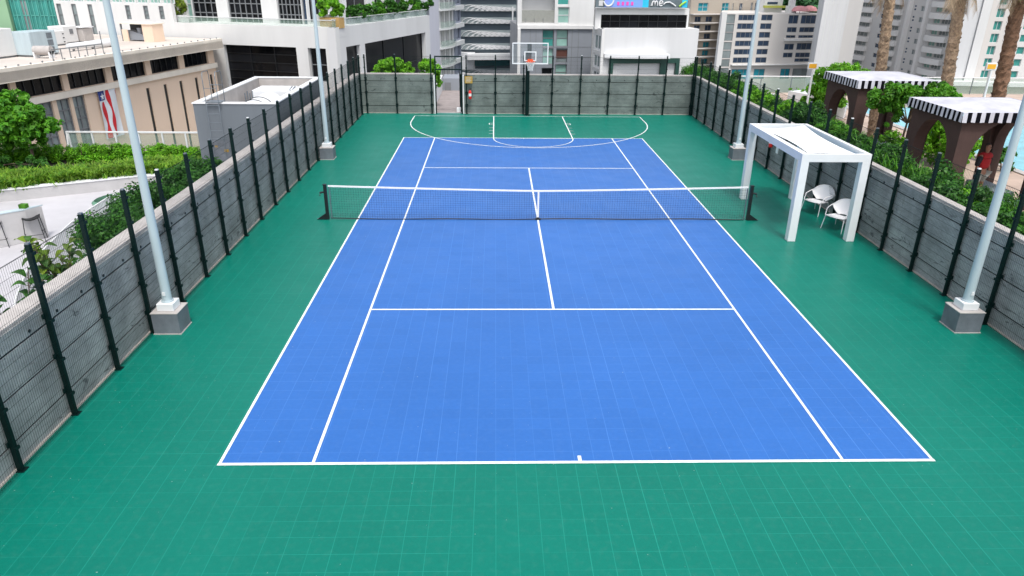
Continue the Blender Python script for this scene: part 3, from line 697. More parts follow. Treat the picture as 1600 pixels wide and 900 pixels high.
pts = []; rr = random.Random(3)
for x, y in bed[12:]:
    for k in range(5): pts.append((x + rr.uniform(-.3, .3), y + .35 + k * .34 + .12 + rr.uniform(-.1, .1), -.16, .16))
tag(blades('ornamental_grass', None, 'grass', pts, 20000, .38, 4, 1.1, .026), 'tufted yellow green ornamental grass in the bed behind the curved wall', 'grass', kind='stuff')
tag(foliage('ground_cover', None, 'leafd', [(p[0], p[1], -.02, .35, .3, .12) for p in pts[::3]], 14000, .045, 5, 8), 'low dark green ground cover between the grasses', 'ground cover', kind='stuff')
t = thing('clipped_hedge', 'long clipped green hedge under the white terrace handrail', 'hedge', (-18, 8.2, -.16))
foliage('hedge_leaves', t, 'leaf', [(-12.5 - .42 * k, 8.0 + .05 * math.sin(k * 1.3), .20 + .02 * math.sin(k * 2.1) - .17 * q, .36, .60, .27) for k in range(38) for q in (0, 1)], 78000, .045, 6, 16, .42, .9)
mb = MB()
for k in range(30): mb.tube((-12.6 - .55 * k, 8.0, -.2), (-12.6 - .55 * k + .1, 8.0, .35), .02, .01, 5)
mb.build('hedge_stems', 'bark', t)
t = thing('terrace_balustrade', 'glass balustrade with white handrail behind the clipped hedge', 'railing', (-16, 9.35, TZ))
part(t, 'handrail', 'white', lambda m: (m.box(-19.25, -12.35, 9.31, 9.39, .70, .76), m.tube((-19.22, 9.35, .73), (-19.22, 9.1, TZ), .04)))
for k in range(8): part(t, 'rail_post', 'white', lambda m: m.box(-19.2 + k * .97, -19.14 + k * .97, 9.32, 9.38, TZ, .70))
part(t, 'glass_panel', 'railglass', lambda m: m.box(-19.2, -12.4, 9.345, 9.355, TZ + .05, .69))

def tree(label, x, y, z0, trunk_h, blobs, n, size, seed, m='leaf', r=.07, cat='tree', name='leafy_tree', group=None, clumps=26):
    t = thing(name, label, cat, (x, y, z0), 0, group); g = random.Random(seed); mb = MB(); top = Vector((x + .1, y, z0 + trunk_h))
    mb.path([(x, y, z0 - .1), (x + .04, y + .02, z0 + trunk_h * .5), top], [r, r * .8, r * .6], 8)
    for b in blobs:
        for k in range(3):
            e = Vector((b[0] + g.uniform(-.5, .5) * b[3], b[1] + g.uniform(-.5, .5) * b[4], b[2] + g.uniform(-.3, .4) * b[5]))
            mb.path([top, top.lerp(e, .5) + Vector((0, 0, .08)), e], [r * .5, r * .3, r * .12], 5)
    mb.build('trunk', 'bark', t); foliage('crown', t, m, blobs, n, size, seed, clumps, .30 if clumps < 50 else .21)
    return t
tree('bushy bright green tree on the left edge in front of the tan building', -19.5, 7.15, -.16, 1.0,
     [(-19.6, 7.1, 1.55, 1.0, .95, .75), (-20.4, 7.2, 1.9, 1.0, .9, .75), (-19.1, 7.0, 1.25, .85, .8, .6), (-20.7, 7.3, 1.1, 1.0, .8, .6), (-19.8, 7.2, 2.25, .7, .7, .45), (-18.6, 7.0, 1.45, .55, .6, .35), (-21.3, 7.2, 1.5, .9, .8, .7)], 11500, .125, 11, 'leafm', clumps=60)
tree('small dark shrub at the foot of the bushy left tree', -20.6, 6.2, -.16, .2, [(-20.6, 6.2, .15, .9, .6, .35), (-19.0, 6.3, .05, .6, .5, .3)], 3500, .07, 12, 'leafd', .03, 'shrub', 'shrub')

# bar counter and stools
t = thing('bar_counter', 'white block bar counter on the left terrace', 'counter', (-15.6, -.6, TZ), 0)
A = Vector((-14.82, -.19)); B = Vector((-15.05, -.62)); dd = Vector((-.75, -.66)).normalized(); wv = (B - A).normalized()
mb = MB(); mb.prism([A, B, B + dd * 3.2, A + dd * 3.2], TZ, .46); mb.build('counter_body', 'whitep', t, bevel=.01)
mb = MB(); mb.prism([A - wv * .04, B + wv * .04, B + wv * .04 + dd * 3.2, A - wv * .04 + dd * 3.2], .462, .5); mb.build('counter_top', 'pole', t, bevel=.005)
q = A + dd * .35 + wv * .1
tag(MB().box(q.x - .10, q.x + .10, q.y - .08, q.y + .08, .502, .62).build('moss_planter', 'leafm'), 'small green planted cube on the white counter', 'planter')
q = A + dd * 1.25 + wv * .35
tag(MB().box(q.x - .08, q.x + .08, q.y - .08, q.y + .08, .502, .68).build('menu_holder', 'cope'), 'small grey brown box on the counter edge', 'box')
def stool(label, x, y, rz):
    t = thing('bar_stool', label, 'bar stool', (x, y, TZ), rz, 'black bar stools at the white counter'); h = .72
    m = MB(); n = 8; vs = []
    for k in (0, .025):
        for j in range(n + 1):
            for i in range(n + 1): u = i / n * 2 - 1; v = j / n * 2 - 1; vs.append((u * .22, v * .20 * (1 - .15 * u * u), h + .06 * u * u - .02 * (1 - v * v) - k))
    fs = [(j * (n + 1) + i, j * (n + 1) + i + 1, (j + 1) * (n + 1) + i + 1, (j + 1) * (n + 1) + i) for j in range(n) for i in range(n)]; q = (n + 1) ** 2
    edge = [(i, i + 1) for i in range(n)] ; m.add(vs, fs + [tuple(reversed([a + q for a in f])) for f in fs], 0, True); m.build('seat', 'black', t, world=False)
    for sx in (-1, 1):
        for sy in (-1, 1): m = MB(); m.tube((sx * .19, sy * .15, h + .02), (sx * .25, sy * .23, 0), .012, .011); m.build('leg', 'black', t, world=False)
    m = MB(); c = [(-.235, -.21, .25), (.235, -.21, .25), (.235, .21, .25), (-.235, .21, .25), (-.235, -.21, .25)]
    for a, b in zip(c, c[1:]): m.tube(a, b, .009)
    m.build('footrest', 'black', t, world=False); return t
stool('black bar stool nearest the end of the white counter', -14.95, -.60, R(25))
stool('black bar stool at the left edge beside the white counter', -15.75, -1.05, R(25))

# slatted curved white screen
t = thing('slatted_screen', 'white curved screen of thin upright slats between the terrace and planted strip', 'screen', (-13, -2, TZ))
cv = curve([(-12.2, 2.6), (-12.9, .9), (-12.95, -.6), (-12.8, -2.2), (-12.5, -3.6), (-12.1, -5.2), (-11.4, -6.9), (-10.6, -8.6), (-10.2, -11), (-10.1, -15)], 14)
mb = MB(); acc = 0; prev = Vector(cv[0])
for p in cv[1:]:
    p = Vector(p); L = (p - prev).length; d = (p - prev).normalized(); s = 0
    while acc + s < L + 0: 
        q = prev + d * (s + acc)
        if (s + acc) > L: break
        mb.obox((q.x, q.y, 0), (d.x, d.y, 0), (-d.y, d.x, 0), -.012, .012, TZ, .62, -.012, .012); s += .085
    acc = max(0, acc + s - L); prev = p
mb.build('slats', 'white', t); mb = MB(); mb.path([(x, y, .64) for x, y in cv], .022, 6); mb.path([(x, y, -.42) for x, y in cv], .02, 6); mb.build('rails', 'white', t)
mb = MB(); mb.strip([(x + .06, y) for x, y in cv], .03, .25, .28, 0); mb.build('dark_rail', 'boxg', t)
# shrubs in the strip between the screen and the court wall
def shrub(label, blobs, n, size, seed, m='leafm', group=None, name='shrub', zb=TZ):
    x, y = blobs[0][0], blobs[0][1]; t = thing(name, label, 'shrub', (x, y, zb), 0, group); mb = MB(); g = random.Random(seed)
    for b in blobs:
        for k in range(4): e = (b[0] + g.uniform(-.4, .4) * b[3], b[1] + g.uniform(-.4, .4) * b[4], b[2] + b[5] * .3); mb.path([(b[0], b[1], zb), ((b[0] + e[0]) / 2, (b[1] + e[1]) / 2, (zb + e[2]) / 2 + .1), e], [.03, .02, .008], 5)
    mb.build('stems', 'bark', t); foliage('leaves', t, m, blobs, n, size, seed); return t
shrub('dense dark green shrub spilling along the left wall between the second and fourth posts', [(-10.0, -3.4, 1.1, .8, 1.1, .85), (-10.2, -4.8, 1.0, .8, .9, .85), (-9.9, -2.1, 1.2, .75, 1.0, .8), (-10.9, -3.8, .6, .8, 1.2, .8), (-11.0, -2.2, .6, .8, 1.2, .8), (-9.8, -5.6, .9, .6, .6, .7)], 34000, .048, 21, 'leafd')
shrub('green shrub along the left wall beside the oval planter', [(-10.0, -.6, 1.25, .75, 1.0, .8), (-10.0, .6, 1.1, .6, .7, .6), (-10.6, -.2, .9, .8, .9, .8)], 19000, .05, 22, 'leafd')
t = thing('oval_planter', 'green glazed oval planter tub behind the left shrubs', 'planter', (-13.3, 1.2, TZ))
def oval(a, b, z0, z1, a2, b2, m, c=(-13.3, 1.2), rz=R(60)):
    n = 28; vs = []
    for (p, q, z) in ((a, b, z0), (a2, b2, z1)):
        for k in range(n): th = 2 * math.pi * k / n; x, y = p * math.cos(th), q * math.sin(th); vs.append((c[0] + x * math.cos(rz) - y * math.sin(rz), c[1] + x * math.sin(rz) + y * math.cos(rz), z))
    m.add(vs, [(k, (k + 1) % n, n + (k + 1) % n, n + k) for k in range(n)], 0, True); return vs
mb = MB(); oval(.62, .42, TZ, .28, .78, .56, mb); v1 = oval(.78, .56, .28, .34, .70, .48, mb); oval(.70, .48, .34, 0, .62, .42, mb); mb.build('tub', 'gpot', t)
mb = MB(); v = oval(.62, .42, .05, .06, .62, .42, mb); mb.add(v[:28], [tuple(range(28))]); mb.build('soil', 'soil', t)
# two potted large leaved plants just outside the near wall
M['leafq'] = leaf_mat('olive green broad leaf', (.03, .10, .012), (.16, .24, .02))
def big_leaf(label, x, y, zb, h, sp, n, seed, m='leafm'):
    t = thing('large_leaved_plant', label, 'plant', (x, y, zb), 0, 'large leaved plants outside the left wall'); g = random.Random(seed); st = MB(); lf = MB()
    part(t, 'pot', 'bpot', lambda q: q.revolve([(.16, 0), (.24, .36), (.25, .38), (.22, .38), (.21, .33)], (x, y, zb), 20))
    for s in range(5):
        a = g.uniform(0, 6.28); e = Vector((x + math.cos(a) * sp * g.uniform(.3, .8), y + math.sin(a) * sp * g.uniform(.3, .8), zb + h * g.uniform(.65, 1.0))); b = Vector((x, y, zb + .3))
        st.path([b, b.lerp(e, .5) + Vector((0, 0, .12)), e], [.018, .014, .008], 6)
        for k in range(n // 5):
            f = g.uniform(.3, 1.0); p = b.lerp(e, f) + Vector((0, 0, .1 * (1 - f))); a2 = g.uniform(0, 6.28); el = g.uniform(-.25, .6)
            d = Vector((math.cos(a2) * math.cos(el), math.sin(a2) * math.cos(el), math.sin(el))); L = g.uniform(.15, .26); sd = d.cross(Vector((0, 0, 1))).normalized(); up = sd.cross(d)
            p0 = p + d * .05; vs = []; nn = 6
            for i in range(nn + 1):
                q = i / nn; wd = L * .42 * math.sin(math.pi * min(.97, q * .9 + .06)) ** .8; c = p0 + d * (L * q) + up * (.05 * math.sin(q * 3.1) - .06 * q * q)
                vs += [c - sd * wd + up * wd * .25, c, c + sd * wd + up * wd * .25]
            lf.add(vs, [(3 * i, 3 * i + 1, 3 * i + 4, 3 * i + 3) for i in range(nn)] + [(3 * i + 1, 3 * i + 2, 3 * i + 5, 3 * i + 4) for i in range(nn)], 0, True)
            st.path([p, p0], .006, 4)
    st.build('stems', 'bark', t); lf.build('leaves', m, t); return t
big_leaf('large leaved yellowish green plant outside the left wall beside the second post', -10.45, -6.75, TZ, 2.45, .72, 120, 31, 'leafq')
big_leaf('large leaved dark green plant at the left edge of the photo', -10.15, -8.75, TZ, 2.5, .8, 130, 32, 'leafd')

# ------------------------------------------------------------------ tank enclosure with ladder
BX0, BX1, BY0, BY1, BZ = -12.25, -9.28, 5.6, 12.9, 2.57
t = thing('tank_enclosure', 'grey walled rooftop tank enclosure with white parapet beside the left fence', 'enclosure', (-10.8, 9, TZ))
mb = MB()
for b in ((BX0, BX1, BY0, BY0 + .2), (BX0, BX1, BY1 - .2, BY1), (BX0, BX0 + .2, BY0 + .2, BY1 - .2), (BX1 - .2, BX1, BY0 + .2, BY1 - .2)): mb.box(*b, TZ - .5, BZ - .04)
mb.build('wall', 'boxd', t); mb = MB()
for b in ((BX0 - .03, BX1 + .02, BY0 - .03, BY0 + .23), (BX0 - .03, BX1 + .02, BY1 - .23, BY1 + .03), (BX0 - .03, BX0 + .23, BY0 + .23, BY1 - .23), (BX1 - .23, BX1 + .02, BY0 + .23, BY1 - .23)): mb.box(*b, BZ - .04, BZ)
mb.build('parapet_cap', 'white', t)
part(t, 'inner_lining', 'cope', lambda m: (m.box(BX0 + .2, BX0 + .21, BY0 + .21, BY1 - .21, 1.5, BZ - .05), m.box(BX0 + .21, BX1 - .2, BY1 - .21, BY1 - .2, 1.5, BZ - .05), m.box(BX0 + .2, BX1 - .2, BY0 + .2, BY1 - .2, 1.4, 1.5)))
part(t, 'access_door', 'boxg', lambda m: m.box(-11.75, -11.15, BY0 - .03, BY0 - .001, -.48, 1.2)); part(t, 'warning_plate', 'yellow', lambda m: (m.box(-11.35, -11.2, BY0 - .04, BY0 - .031, .78, .88), m.box(-11.68, -11.58, BY0 - .04, BY0 - .031, .95, 1.02)))
t2 = thing('water_tank', 'white water tank with dark straps inside the grey enclosure', 'tank', (-10.7, 9, 1.5))
part(t2, 'tank_body', 'white', lambda m: (m.tube((-10.75, 7.2, 1.72), (-10.75, 9.8, 1.72), .62, .62, 28), m.tube((-10.75, 7.05, 1.72), (-10.75, 7.2, 1.72), .4, .62, 28)))
for y in (7.7, 8.4): part(t2, 'strap', 'black', lambda m: m.path([(-10.75 + .635 * math.cos(a), y, 1.72 + .635 * math.sin(a)) for a in [math.pi * k / 16 for k in range(17)]], .014))
t2 = thing('duct_box', 'white boxed duct behind the tank in the enclosure', 'duct', (-10.9, 11, 1.5)); part(t2, 'duct', 'white', lambda m: m.box(-11.6, -10.0, 10.2, 11.6, 1.5, 2.35), bevel=.03)
part(t2, 'pipe', 'metal', lambda m: [m.path([(-9.9 + .12 * k, 9.9, 1.5), (-9.9 + .12 * k, 9.9, 2.45), (-9.9 + .12 * k, 10.3, 2.5)], .025) for k in range(2)])
t2 = thing('valve_pipes', 'cluster of thin upright pipes beside the tank in the enclosure', 'pipes', (-11.5, 9.4, 1.5))
for k in range(4): part(t2, 'pipe', 'metal', lambda m: m.tube((-11.62 + .1 * k, 9.4, 1.5), (-11.62 + .1 * k, 9.4, 2.35 + .08 * (k % 2)), .028))
t2 = thing('roof_ladder', 'thin metal ladder with hooped rails over the enclosure parapet', 'ladder', (-11.4, 5.5, TZ))
for x in (-11.70, -11.25): part(t2, 'rail', 'metal', lambda m: m.path([(x, 5.42, -.4), (x, 5.42, 3.45), (x, 5.5, 3.65), (x + .02, 5.95, 3.65), (x + .02, 6.0, 3.5), (x + .02, 6.0, 2.4)], .015))
for k in range(12): part(t2, 'rung', 'metal', lambda m: m.tube((-11.70, 5.42, -.2 + .3 * k), (-11.25, 5.42, -.2 + .3 * k), .009))
part(t2, 'landing_plate', 'metal', lambda m: m.box(-11.72, -11.2, 5.45, 5.95, 2.585, 2.61)); part(t2, 'side_rail', 'metal', lambda m: m.path([(-11.68, 5.95, 3.15), (-11.22, 5.95, 3.15)], .015))
# ================================================================== right pool terrace
struct('pool_deck', 'deck', MB().box(12.3, 17.6, -30, 27, -3, 0)); 
POOL = (19.4, 27.5, 3.5, 22.)
dk = MB(); dk.box(17.6, POOL[0], -30, 27, -3, 0); dk.box(POOL[1], 50, -30, 27, -3, 0); dk.box(POOL[0], POOL[1], -30, POOL[2], -3, 0); dk.box(POOL[0], POOL[1], POOL[3], 27, -3, 0); struct('pool_terrace', 'deck', dk)
struct('podium_right', 'whiteg', MB().box(WR + .245, 50, -30, 27.2, GZ, -3.004)); struct('pool_water', 'poolw', MB().box(*POOL, -1.5, -.12))
t = thing('pool_coping', 'pale stone edging round the blue swimming pool', 'pool edge', (23, 12, 0))
part(t, 'edge_stones', 'cope', lambda m: (m.box(POOL[0] - .35, POOL[0], POOL[2] - .35, POOL[3] + .35, .004, .05), m.box(POOL[1], POOL[1] + .35, POOL[2] - .35, POOL[3] + .35, .004, .05), m.box(POOL[0], POOL[1], POOL[2] - .35, POOL[2], .004, .05), m.box(POOL[0], POOL[1], POOL[3], POOL[3] + .35, .004, .05)))
struct('planter_bed', 'soil', MB().box(WR + .25, 12.28, -30, 26.8, -3, .55))
t = thing('planter_kerb', 'pale kerb wall between the planted strip and the pool deck', 'kerb', (12.3, 0, 0)); part(t, 'kerb', 'cope', lambda m: m.box(12.15, 12.42, -30, 26.8, .0, .66))
g = random.Random(5); gc = []
for k in range(70): y = -12 + k * .55; gc.append((11.08 + g.uniform(-.25, .4), y, 1.25 + g.uniform(-.12, .25), .82, .6, .45))
tag(foliage('ground_cover', None, 'leafd', gc, 95000, .055, 41, 14, .5), 'mixed low green planting filling the strip behind the right wall', 'ground cover', kind='stuff')
tag(blades('strap_leaf_planting', None, 'leafm', [(b[0] + g.uniform(-.2, .5), b[1], 1.1, .2) for b in gc], 5000, .75, 42, .6, .018), 'strap leaved plants among the low planting behind the right wall', 'ground cover', kind='stuff')
bs = [('rounded bright shrub behind the right wall in front of the far light pole', 10.6, 12.0, 1.35, .75), ('tall pale shrub at the far end of the right wall', 10.5, 16.2, 1.5, .8), ('bright green shrub behind the right wall midway to the corner', 10.6, 14.2, 1.4, .7),
      ('rounded shrub above the pergola left corner', 10.9, 8.9, 1.35, .75), ('wide bright shrub above the pergola beam', 11.0, 7.2, 1.5, .85), ('shrub between the pergola and the further cabana', 11.2, 5.3, 1.2, .75),
      ('dark shrub at the foot of the nearer cabana arch', 11.6, 2.0, 1.15, .65), ('low shrub left of the nearer cabana', 11.3, 3.5, 1.1, .6), ('leafy shrub in front of the person in red', 11.4, -.6, .95, .55), ('low shrub near the right edge below the third cabana', 11.2, -3.6, 1.0, .7), ('shrub at the right edge outside the near light pole', 11.0, -5.6, 1.1, .7)]
for i, (lb, x, y, z, r_) in enumerate(bs):
    x = max(x, 9.95 + r_)
    shrub(lb, [(x, y, z + .32, r_, r_ * 1.1, r_ * .72), (x + .3, y + .5, z + .17, r_ * .7, r_ * .8, r_ * .55)], 6500, .06, 50 + i, ('leaf', 'leafm', 'leafd')[(i * 2) % 3 if i != 6 else 2], 'shrubs in the strip behind the right wall', zb=.5)

# ------------------------------------------------------------------ arched cabanas
def arch_panel(m, P, d, n, L, H, ow, spring, th):
    """wall with an arched opening centred, frame P,d,n"""
    cx = L / 2; r_ = ow / 2; N = 14; outer = []; 
    arcp = [(cx - r_, 0.)] + [(cx - r_ * math.cos(math.pi * k / N), spring + r_ * 1.05 * math.sin(math.pi * k / N)) for k in range(N + 1)] + [(cx + r_, 0.)]
    def pt(u, z, o): return (P[0] + d[0] * u + n[0] * o, P[1] + d[1] * u + n[1] * o, P[2] + z)
    half = len(arcp) // 2
    ring = arcp; out = []
    for u, z in ring:
        if z <= spring + 1e-6: out.append((0 if u < cx else L, z))
        else:
            a = math.atan2(z - spring, u - cx); out.append((0 if math.cos(a) < -.6 else (L if math.cos(a) > .6 else u + (u - cx) * .0), min(H, spring + (H - spring)) if abs(math.cos(a)) <= .6 else spring + (H - spring) * min(1, abs(math.sin(a)) / .8)))
    for o, fl in ((0, 0), (-th, 1)):
        vs = [pt(u, z, o) for u, z in ring] + [pt(u, z, o) for u, z in out]; k = len(ring)
        fs = [(i, i + 1, k + i + 1, k + i) for i in range(k - 1)]; m.add(vs, fs)
    k = len(ring); m.add([pt(u, z, 0) for u, z in ring] + [pt(u, z, -th) for u, z in ring], [(i, i + 1, k + i + 1, k + i) for i in range(k - 1)])
    m.add([pt(0, 0, 0), pt(0, 0, -th), pt(0, H, -th), pt(0, H, 0)], [(0, 1, 2, 3)]); m.add([pt(L, 0, 0), pt(L, 0, -th), pt(L, H, -th), pt(L, H, 0)], [(0, 1, 2, 3)])
    # corner fillers
    for s in (0, 1):
        e = [q for q, o in zip(ring, out) if (o[0] == (0 if not s else L))]
    m.add([pt(0, H, 0), pt(L, H, 0), pt(L, H, -th), pt(0, H, -th)], [(0, 1, 2, 3)])
def cabana(label, x0, y0, lx=3.15, ly=3.15, zt=3.22):
    t = thing('cabana', label, 'cabana', (x0 + lx / 2, y0 + ly / 2, 0), 0, 'arched cabanas with striped awnings'); a = .14; H = zt - .30; th = .36
    X0, X1, Y0, Y1 = x0 + a, x0 + lx - a, y0 + a, y0 + ly - a
    for P, d, n, L in (((X0, Y1, 0), (0, -1, 0), (-1, 0, 0), Y1 - Y0), ((X0 + .003, Y0 + .003, 0), (1, 0, 0), (0, -1, 0), X1 - X0 - .006), ((X1, Y0, 0), (0, 1, 0), (1, 0, 0), Y1 - Y0), ((X1 - .003, Y1 - .003, 0), (-1, 0, 0), (0, 1, 0), X1 - X0 - .006)):
        mb = MB(); arch_panel(mb, P, d, n, L, H, L - 2 * .47, 1.70, th); mb.build('arched_wall', 'brown', t)
    aw = MB(); e = .0; z0 = zt - .06
    aw.add([(x0, y0, z0), (x0 + lx, y0, z0), (x0 + lx, y0 + ly, z0), (x0, y0 + ly, z0), (x0 + lx * .42, y0 + ly * .42, zt + .10), (x0 + lx * .58, y0 + ly * .42, zt + .10), (x0 + lx * .58, y0 + ly * .58, zt + .10), (x0 + lx * .42, y0 + ly * .58, zt + .10)],
           [(0, 1, 5, 4), (1, 2, 6, 5), (2, 3, 7, 6), (3, 0, 4, 7), (4, 5, 6, 7), (3, 2, 1, 0)]); awo = aw.build('awning', 'awnw', t)
    va = MB(); ns = 25
    for P, d, n, L in (((x0, y0, 0), (1, 0, 0), (0, -1, 0), lx), ((x0 + lx, y0 + ly, 0), (-1, 0, 0), (0, 1, 0), lx), ((x0, y0 + ly, 0), (0, -1, 0), (-1, 0, 0), ly), ((x0 + lx, y0, 0), (0, 1, 0), (1, 0, 0), ly)):
        vs = []
        for k in range(ns + 1):
            u = L * k / ns; dz = .30 + .010 * math.sin(k * 2.3); f = .012 * math.sin(k * 1.7)
            vs += [(P[0] + d[0] * u + n[0] * o, P[1] + d[1] * u + n[1] * o, z) for z, o in ((z0 + .002, .004), (z0 - dz, .022 + f))]
        o_ = len(va.v); va.v += vs
        for k in range(ns): va.f.append((o_ + 2 * k + 1, o_ + 2 * k + 3, o_ + 2 * k + 2, o_ + 2 * k)); va.m.append(k % 2); va.sm.append(False)
    va.build('valance', ['awnw', 'awnk'], awo)
    part(t, 'back_bench', 'bpot', lambda m: m.box(X1 - 1.1, X1 - .45, Y0 + .6, Y1 - .6, .003, .45), bevel=.03)
    return t
cabana('brown arched cabana with striped awning nearest the pergola, second from the near side', 13.05, .95, 3.5, 3.1)
cabana('brown arched cabana with striped awning furthest away beside the round tree', 13.0, 7.75, 3.3, 3.1, 3.28)
cabana('brown arched cabana pillar cut off by the right edge of the photo', 13.05, -5.9, 3.5, 3.1)

# planting between the cabanas
tree('leafy climbing tree spreading between the two striped cabanas', 14.2, 6.0, .0, 1.9, [(14.2, 5.6, 2.95, 1.1, .9, .42), (15.1, 6.3, 2.95, .9, .7, .40), (13.7, 6.5, 2.75, .7, .7, .5), (14.8, 5.0, 2.9, .7, .5, .35), (13.6, 5.9, 2.3, .35, .45, .5)], 15000, .085, 61, 'leafm', .06, clumps=22)
shrub('thin stemmed shrub under the climbing tree', [(13.6, 5.5, .9, .45, .5, .8), (14.4, 5.9, .7, .5, .5, .6)], 2600, .07, 62, 'leaf', zb=0.)
shrub('dark leafy shrub by the pool seen past the nearer cabana', [(19.0, 2.0, .7, .9, .8, .7), (18.6, 6.2, .5, .5, .6, .4)], 4500, .09, 63, 'leafd', zb=0.)
shrub('tall leafy shrub seen through the arch of the nearer cabana', [(16.6, 7.0, 1.0, .9, .8, .9), (17.4, 7.6, .9, .8, .8, .8)], 5000, .09, 66, 'leaf', zb=0.)
tree('rounded bright green tree behind the further cabana', 15.9, 16.2, 0., .8, [(15.9, 16.2, 2.0, 1.0, 1.0, .95), (15.6, 16.4, 1.2, 1.1, 1.0, .8), (16.6, 16.6, 2.1, .9, .9, .8), (15.2, 16.2, .7, .7, .8, .6), (17.3, 16.9, 2.2, .9, .9, .55)], 20000, .085, 64, 'leaf', .1, clumps=24)
def palm(label, a, D, zb, rad, lean, seed, material):
    p0 = at_d(a[0], a[1], D); x, y = p0.x, p0.y; t = thing('palm_tree', label, 'palm tree', (x, y, zb), 0, 'palm trees by the pool'); g = random.Random(seed); H = 7.7; mb = MB()
    N = 46; n = 12; vs = []
    for i in range(N + 1):
        f = i / N; z = zb + (H - zb) * f; cx = x + lean * (z - p0.z); rr = rad * (1.12 - .22 * f) * (1.0 + .10 * (i % 2))
        for k in range(n): th = 2 * math.pi * k / n + i * .26; r2 = rr * (1 + .10 * g.uniform(-1, 1)); vs.append((cx + r2 * math.cos(th), y + r2 * math.sin(th), z + (.06 if k % 2 else 0)))
    mb.add(vs, [(i * n + k, i * n + (k + 1) % n, (i + 1) * n + (k + 1) % n, (i + 1) * n + k) for i in range(N) for k in range(n)]); 
    for i in range(1, N):                       # cut leaf bases on the trunk
        for k in range(5):
            th = g.uniform(0, 6.28); z = zb + (H - zb) * i / N; cx = x + lean * (z - p0.z); r_ = rad * (1.1 - .2 * i / N); c = Vector((cx + r_ * math.cos(th), y + r_ * math.sin(th), z)); o = Vector((math.cos(th), math.sin(th), 1.6)).normalized(); s_ = Vector((-math.sin(th), math.cos(th), 0)) * .06
            mb.add([c - s_, c + s_, c + s_ * .5 + o * .10, c - s_ * .5 + o * .10, c - o * .03], [(0, 1, 2, 3), (0, 4, 1)])
    mb.build('trunk', material, t)
    top = Vector((x + lean * (H - p0.z), y, H)); fr = MB(); dd = MB()
    for k in range(26):
        dead = k >= 14; a_ = g.uniform(0, 6.28); el = g.uniform(-.1, 1.1) if not dead else g.uniform(-1.3, -.8); L = g.uniform(1.7, 2.3) if not dead else g.uniform(1.3, 2.1); m = dd if dead else fr; pr = top + Vector((0, 0, -.15 if dead else 0)); pts = []
        for i in range(9): pts.append(pr.copy()); d = Vector((math.cos(a_) * math.cos(el), math.sin(a_) * math.cos(el), math.sin(el))); pr = pr + d * (L / 8); el -= .16 if not dead else .05
        m.path(pts, [.03 - .003 * i for i in range(9)], 4)
        for i in range(1, 9):
            d = (pts[i] - pts[i - 1]).normalized(); s_ = d.cross(Vector((0, 0, 1))).normalized()
            for q in range(3):
                for sg in (-1, 1): c = pts[i - 1].lerp(pts[i], q / 3); e = c + (s_ * sg + d * .7).normalized() * (.55 if not dead else .3) + Vector((0, 0, -.12 if not dead else -.25)); wv = d * .03; m.add([c - wv, c + wv, e], [(0, 1, 2)])
    fr.build('fronds', 'leafm', t); dd.build('dead_fronds', 'dead', t); return t
palm('slim pale palm trunk directly behind the further striped cabana', (1384, 50), 37.5, 0., .215, -.085, 71, 'trunkp')
palm('rough barked palm trunk between the two cabanas', (1490, 65), 35.5, 0., .215, -.085, 72, 'trunkp')
palm('dark brown palm trunk leaning near the right edge', (1578, 68), 35., 0., .235, -.06, 73, 'trunkd')
def lamp(label, px, py, D, turn):
    p = at_d(px, py, D); t = thing('terrace_lamp', label, 'lamp post', (p.x, p.y, 0), 0, 'white terrace lamps with amber panels')
    part(t, 'post', 'white', lambda m: (m.tube((p.x, p.y, 0), (p.x, p.y, p.z - .1), .06, .05, 10), m.tube((p.x, p.y, 0), (p.x, p.y, .06), .14, n=12)))
    part(t, 'lamp_head', 'white', lambda m: m.obox((p.x, p.y, 0), (1, 0, 0), (0, -1, 0), -.28, .20, p.z - .12, p.z + .18, -.06, .06), bevel=.02)
    part(t, 'amber_panel', 'amber', lambda m: m.obox((p.x, p.y, 0), (1, 0, 0), (0, -1, 0), -.24, .12, p.z - .07, p.z + .13, .062, .07))
lamp('white lamp post with amber panel left of the round tree', 1271, 104, 39, 0)
lamp('white lamp post with amber panel near the right palm', 1550, 105, 38, 0)
# curved white planters beyond the strip
def planter(label, pts, wd, z0, z1, seed):
    t = thing('curved_planter', label, 'planter', (*pts[len(pts) // 2], 0), 0, 'white sculpted planters on the far pool deck'); c = curve(pts)
    part(t, 'rim', 'white', lambda m: m.strip(c, wd, z0, z1)); foliage('planting', t, 'leaf', [(x, y, z1 + .05, wd * .32, .45, .16) for x, y in c[::4]], 2600, .05, seed, 8); return t
planter('long white curved planter behind the right wall shrubs', [(13.4, 20.5), (14.2, 18.4), (15.0, 16.6), (15.3, 14.9)], .7, 0, .62, 81)
planter('white curved planter beside the lamp post further back', [(16.6, 22.5), (17.4, 20.6), (17.6, 18.8), (17.0, 17.6)], .9, 0, .75, 82)
planter('white rounded planter by the far corner of the deck', [(12.9, 23.2), (14.3, 23.0), (15.6, 22.6)], .7, 0, .5, 83)
t = thing('deck_balustrade', 'glass balustrade along the far edge of the pool deck', 'railing', (18, 26.6, 0))
part(t, 'handrail', 'white', lambda m: m.box(10, 40, 26.57, 26.63, 1.04, 1.09)); part(t, 'glass_panel', 'railglass', lambda m: m.box(10, 40, 26.595, 26.605, .02, 1.04))
for k in range(16): part(t, 'rail_post', 'metal', lambda m: m.box(10 + k * 2, 10.04 + k * 2, 26.57, 26.63, 0, 1.04))
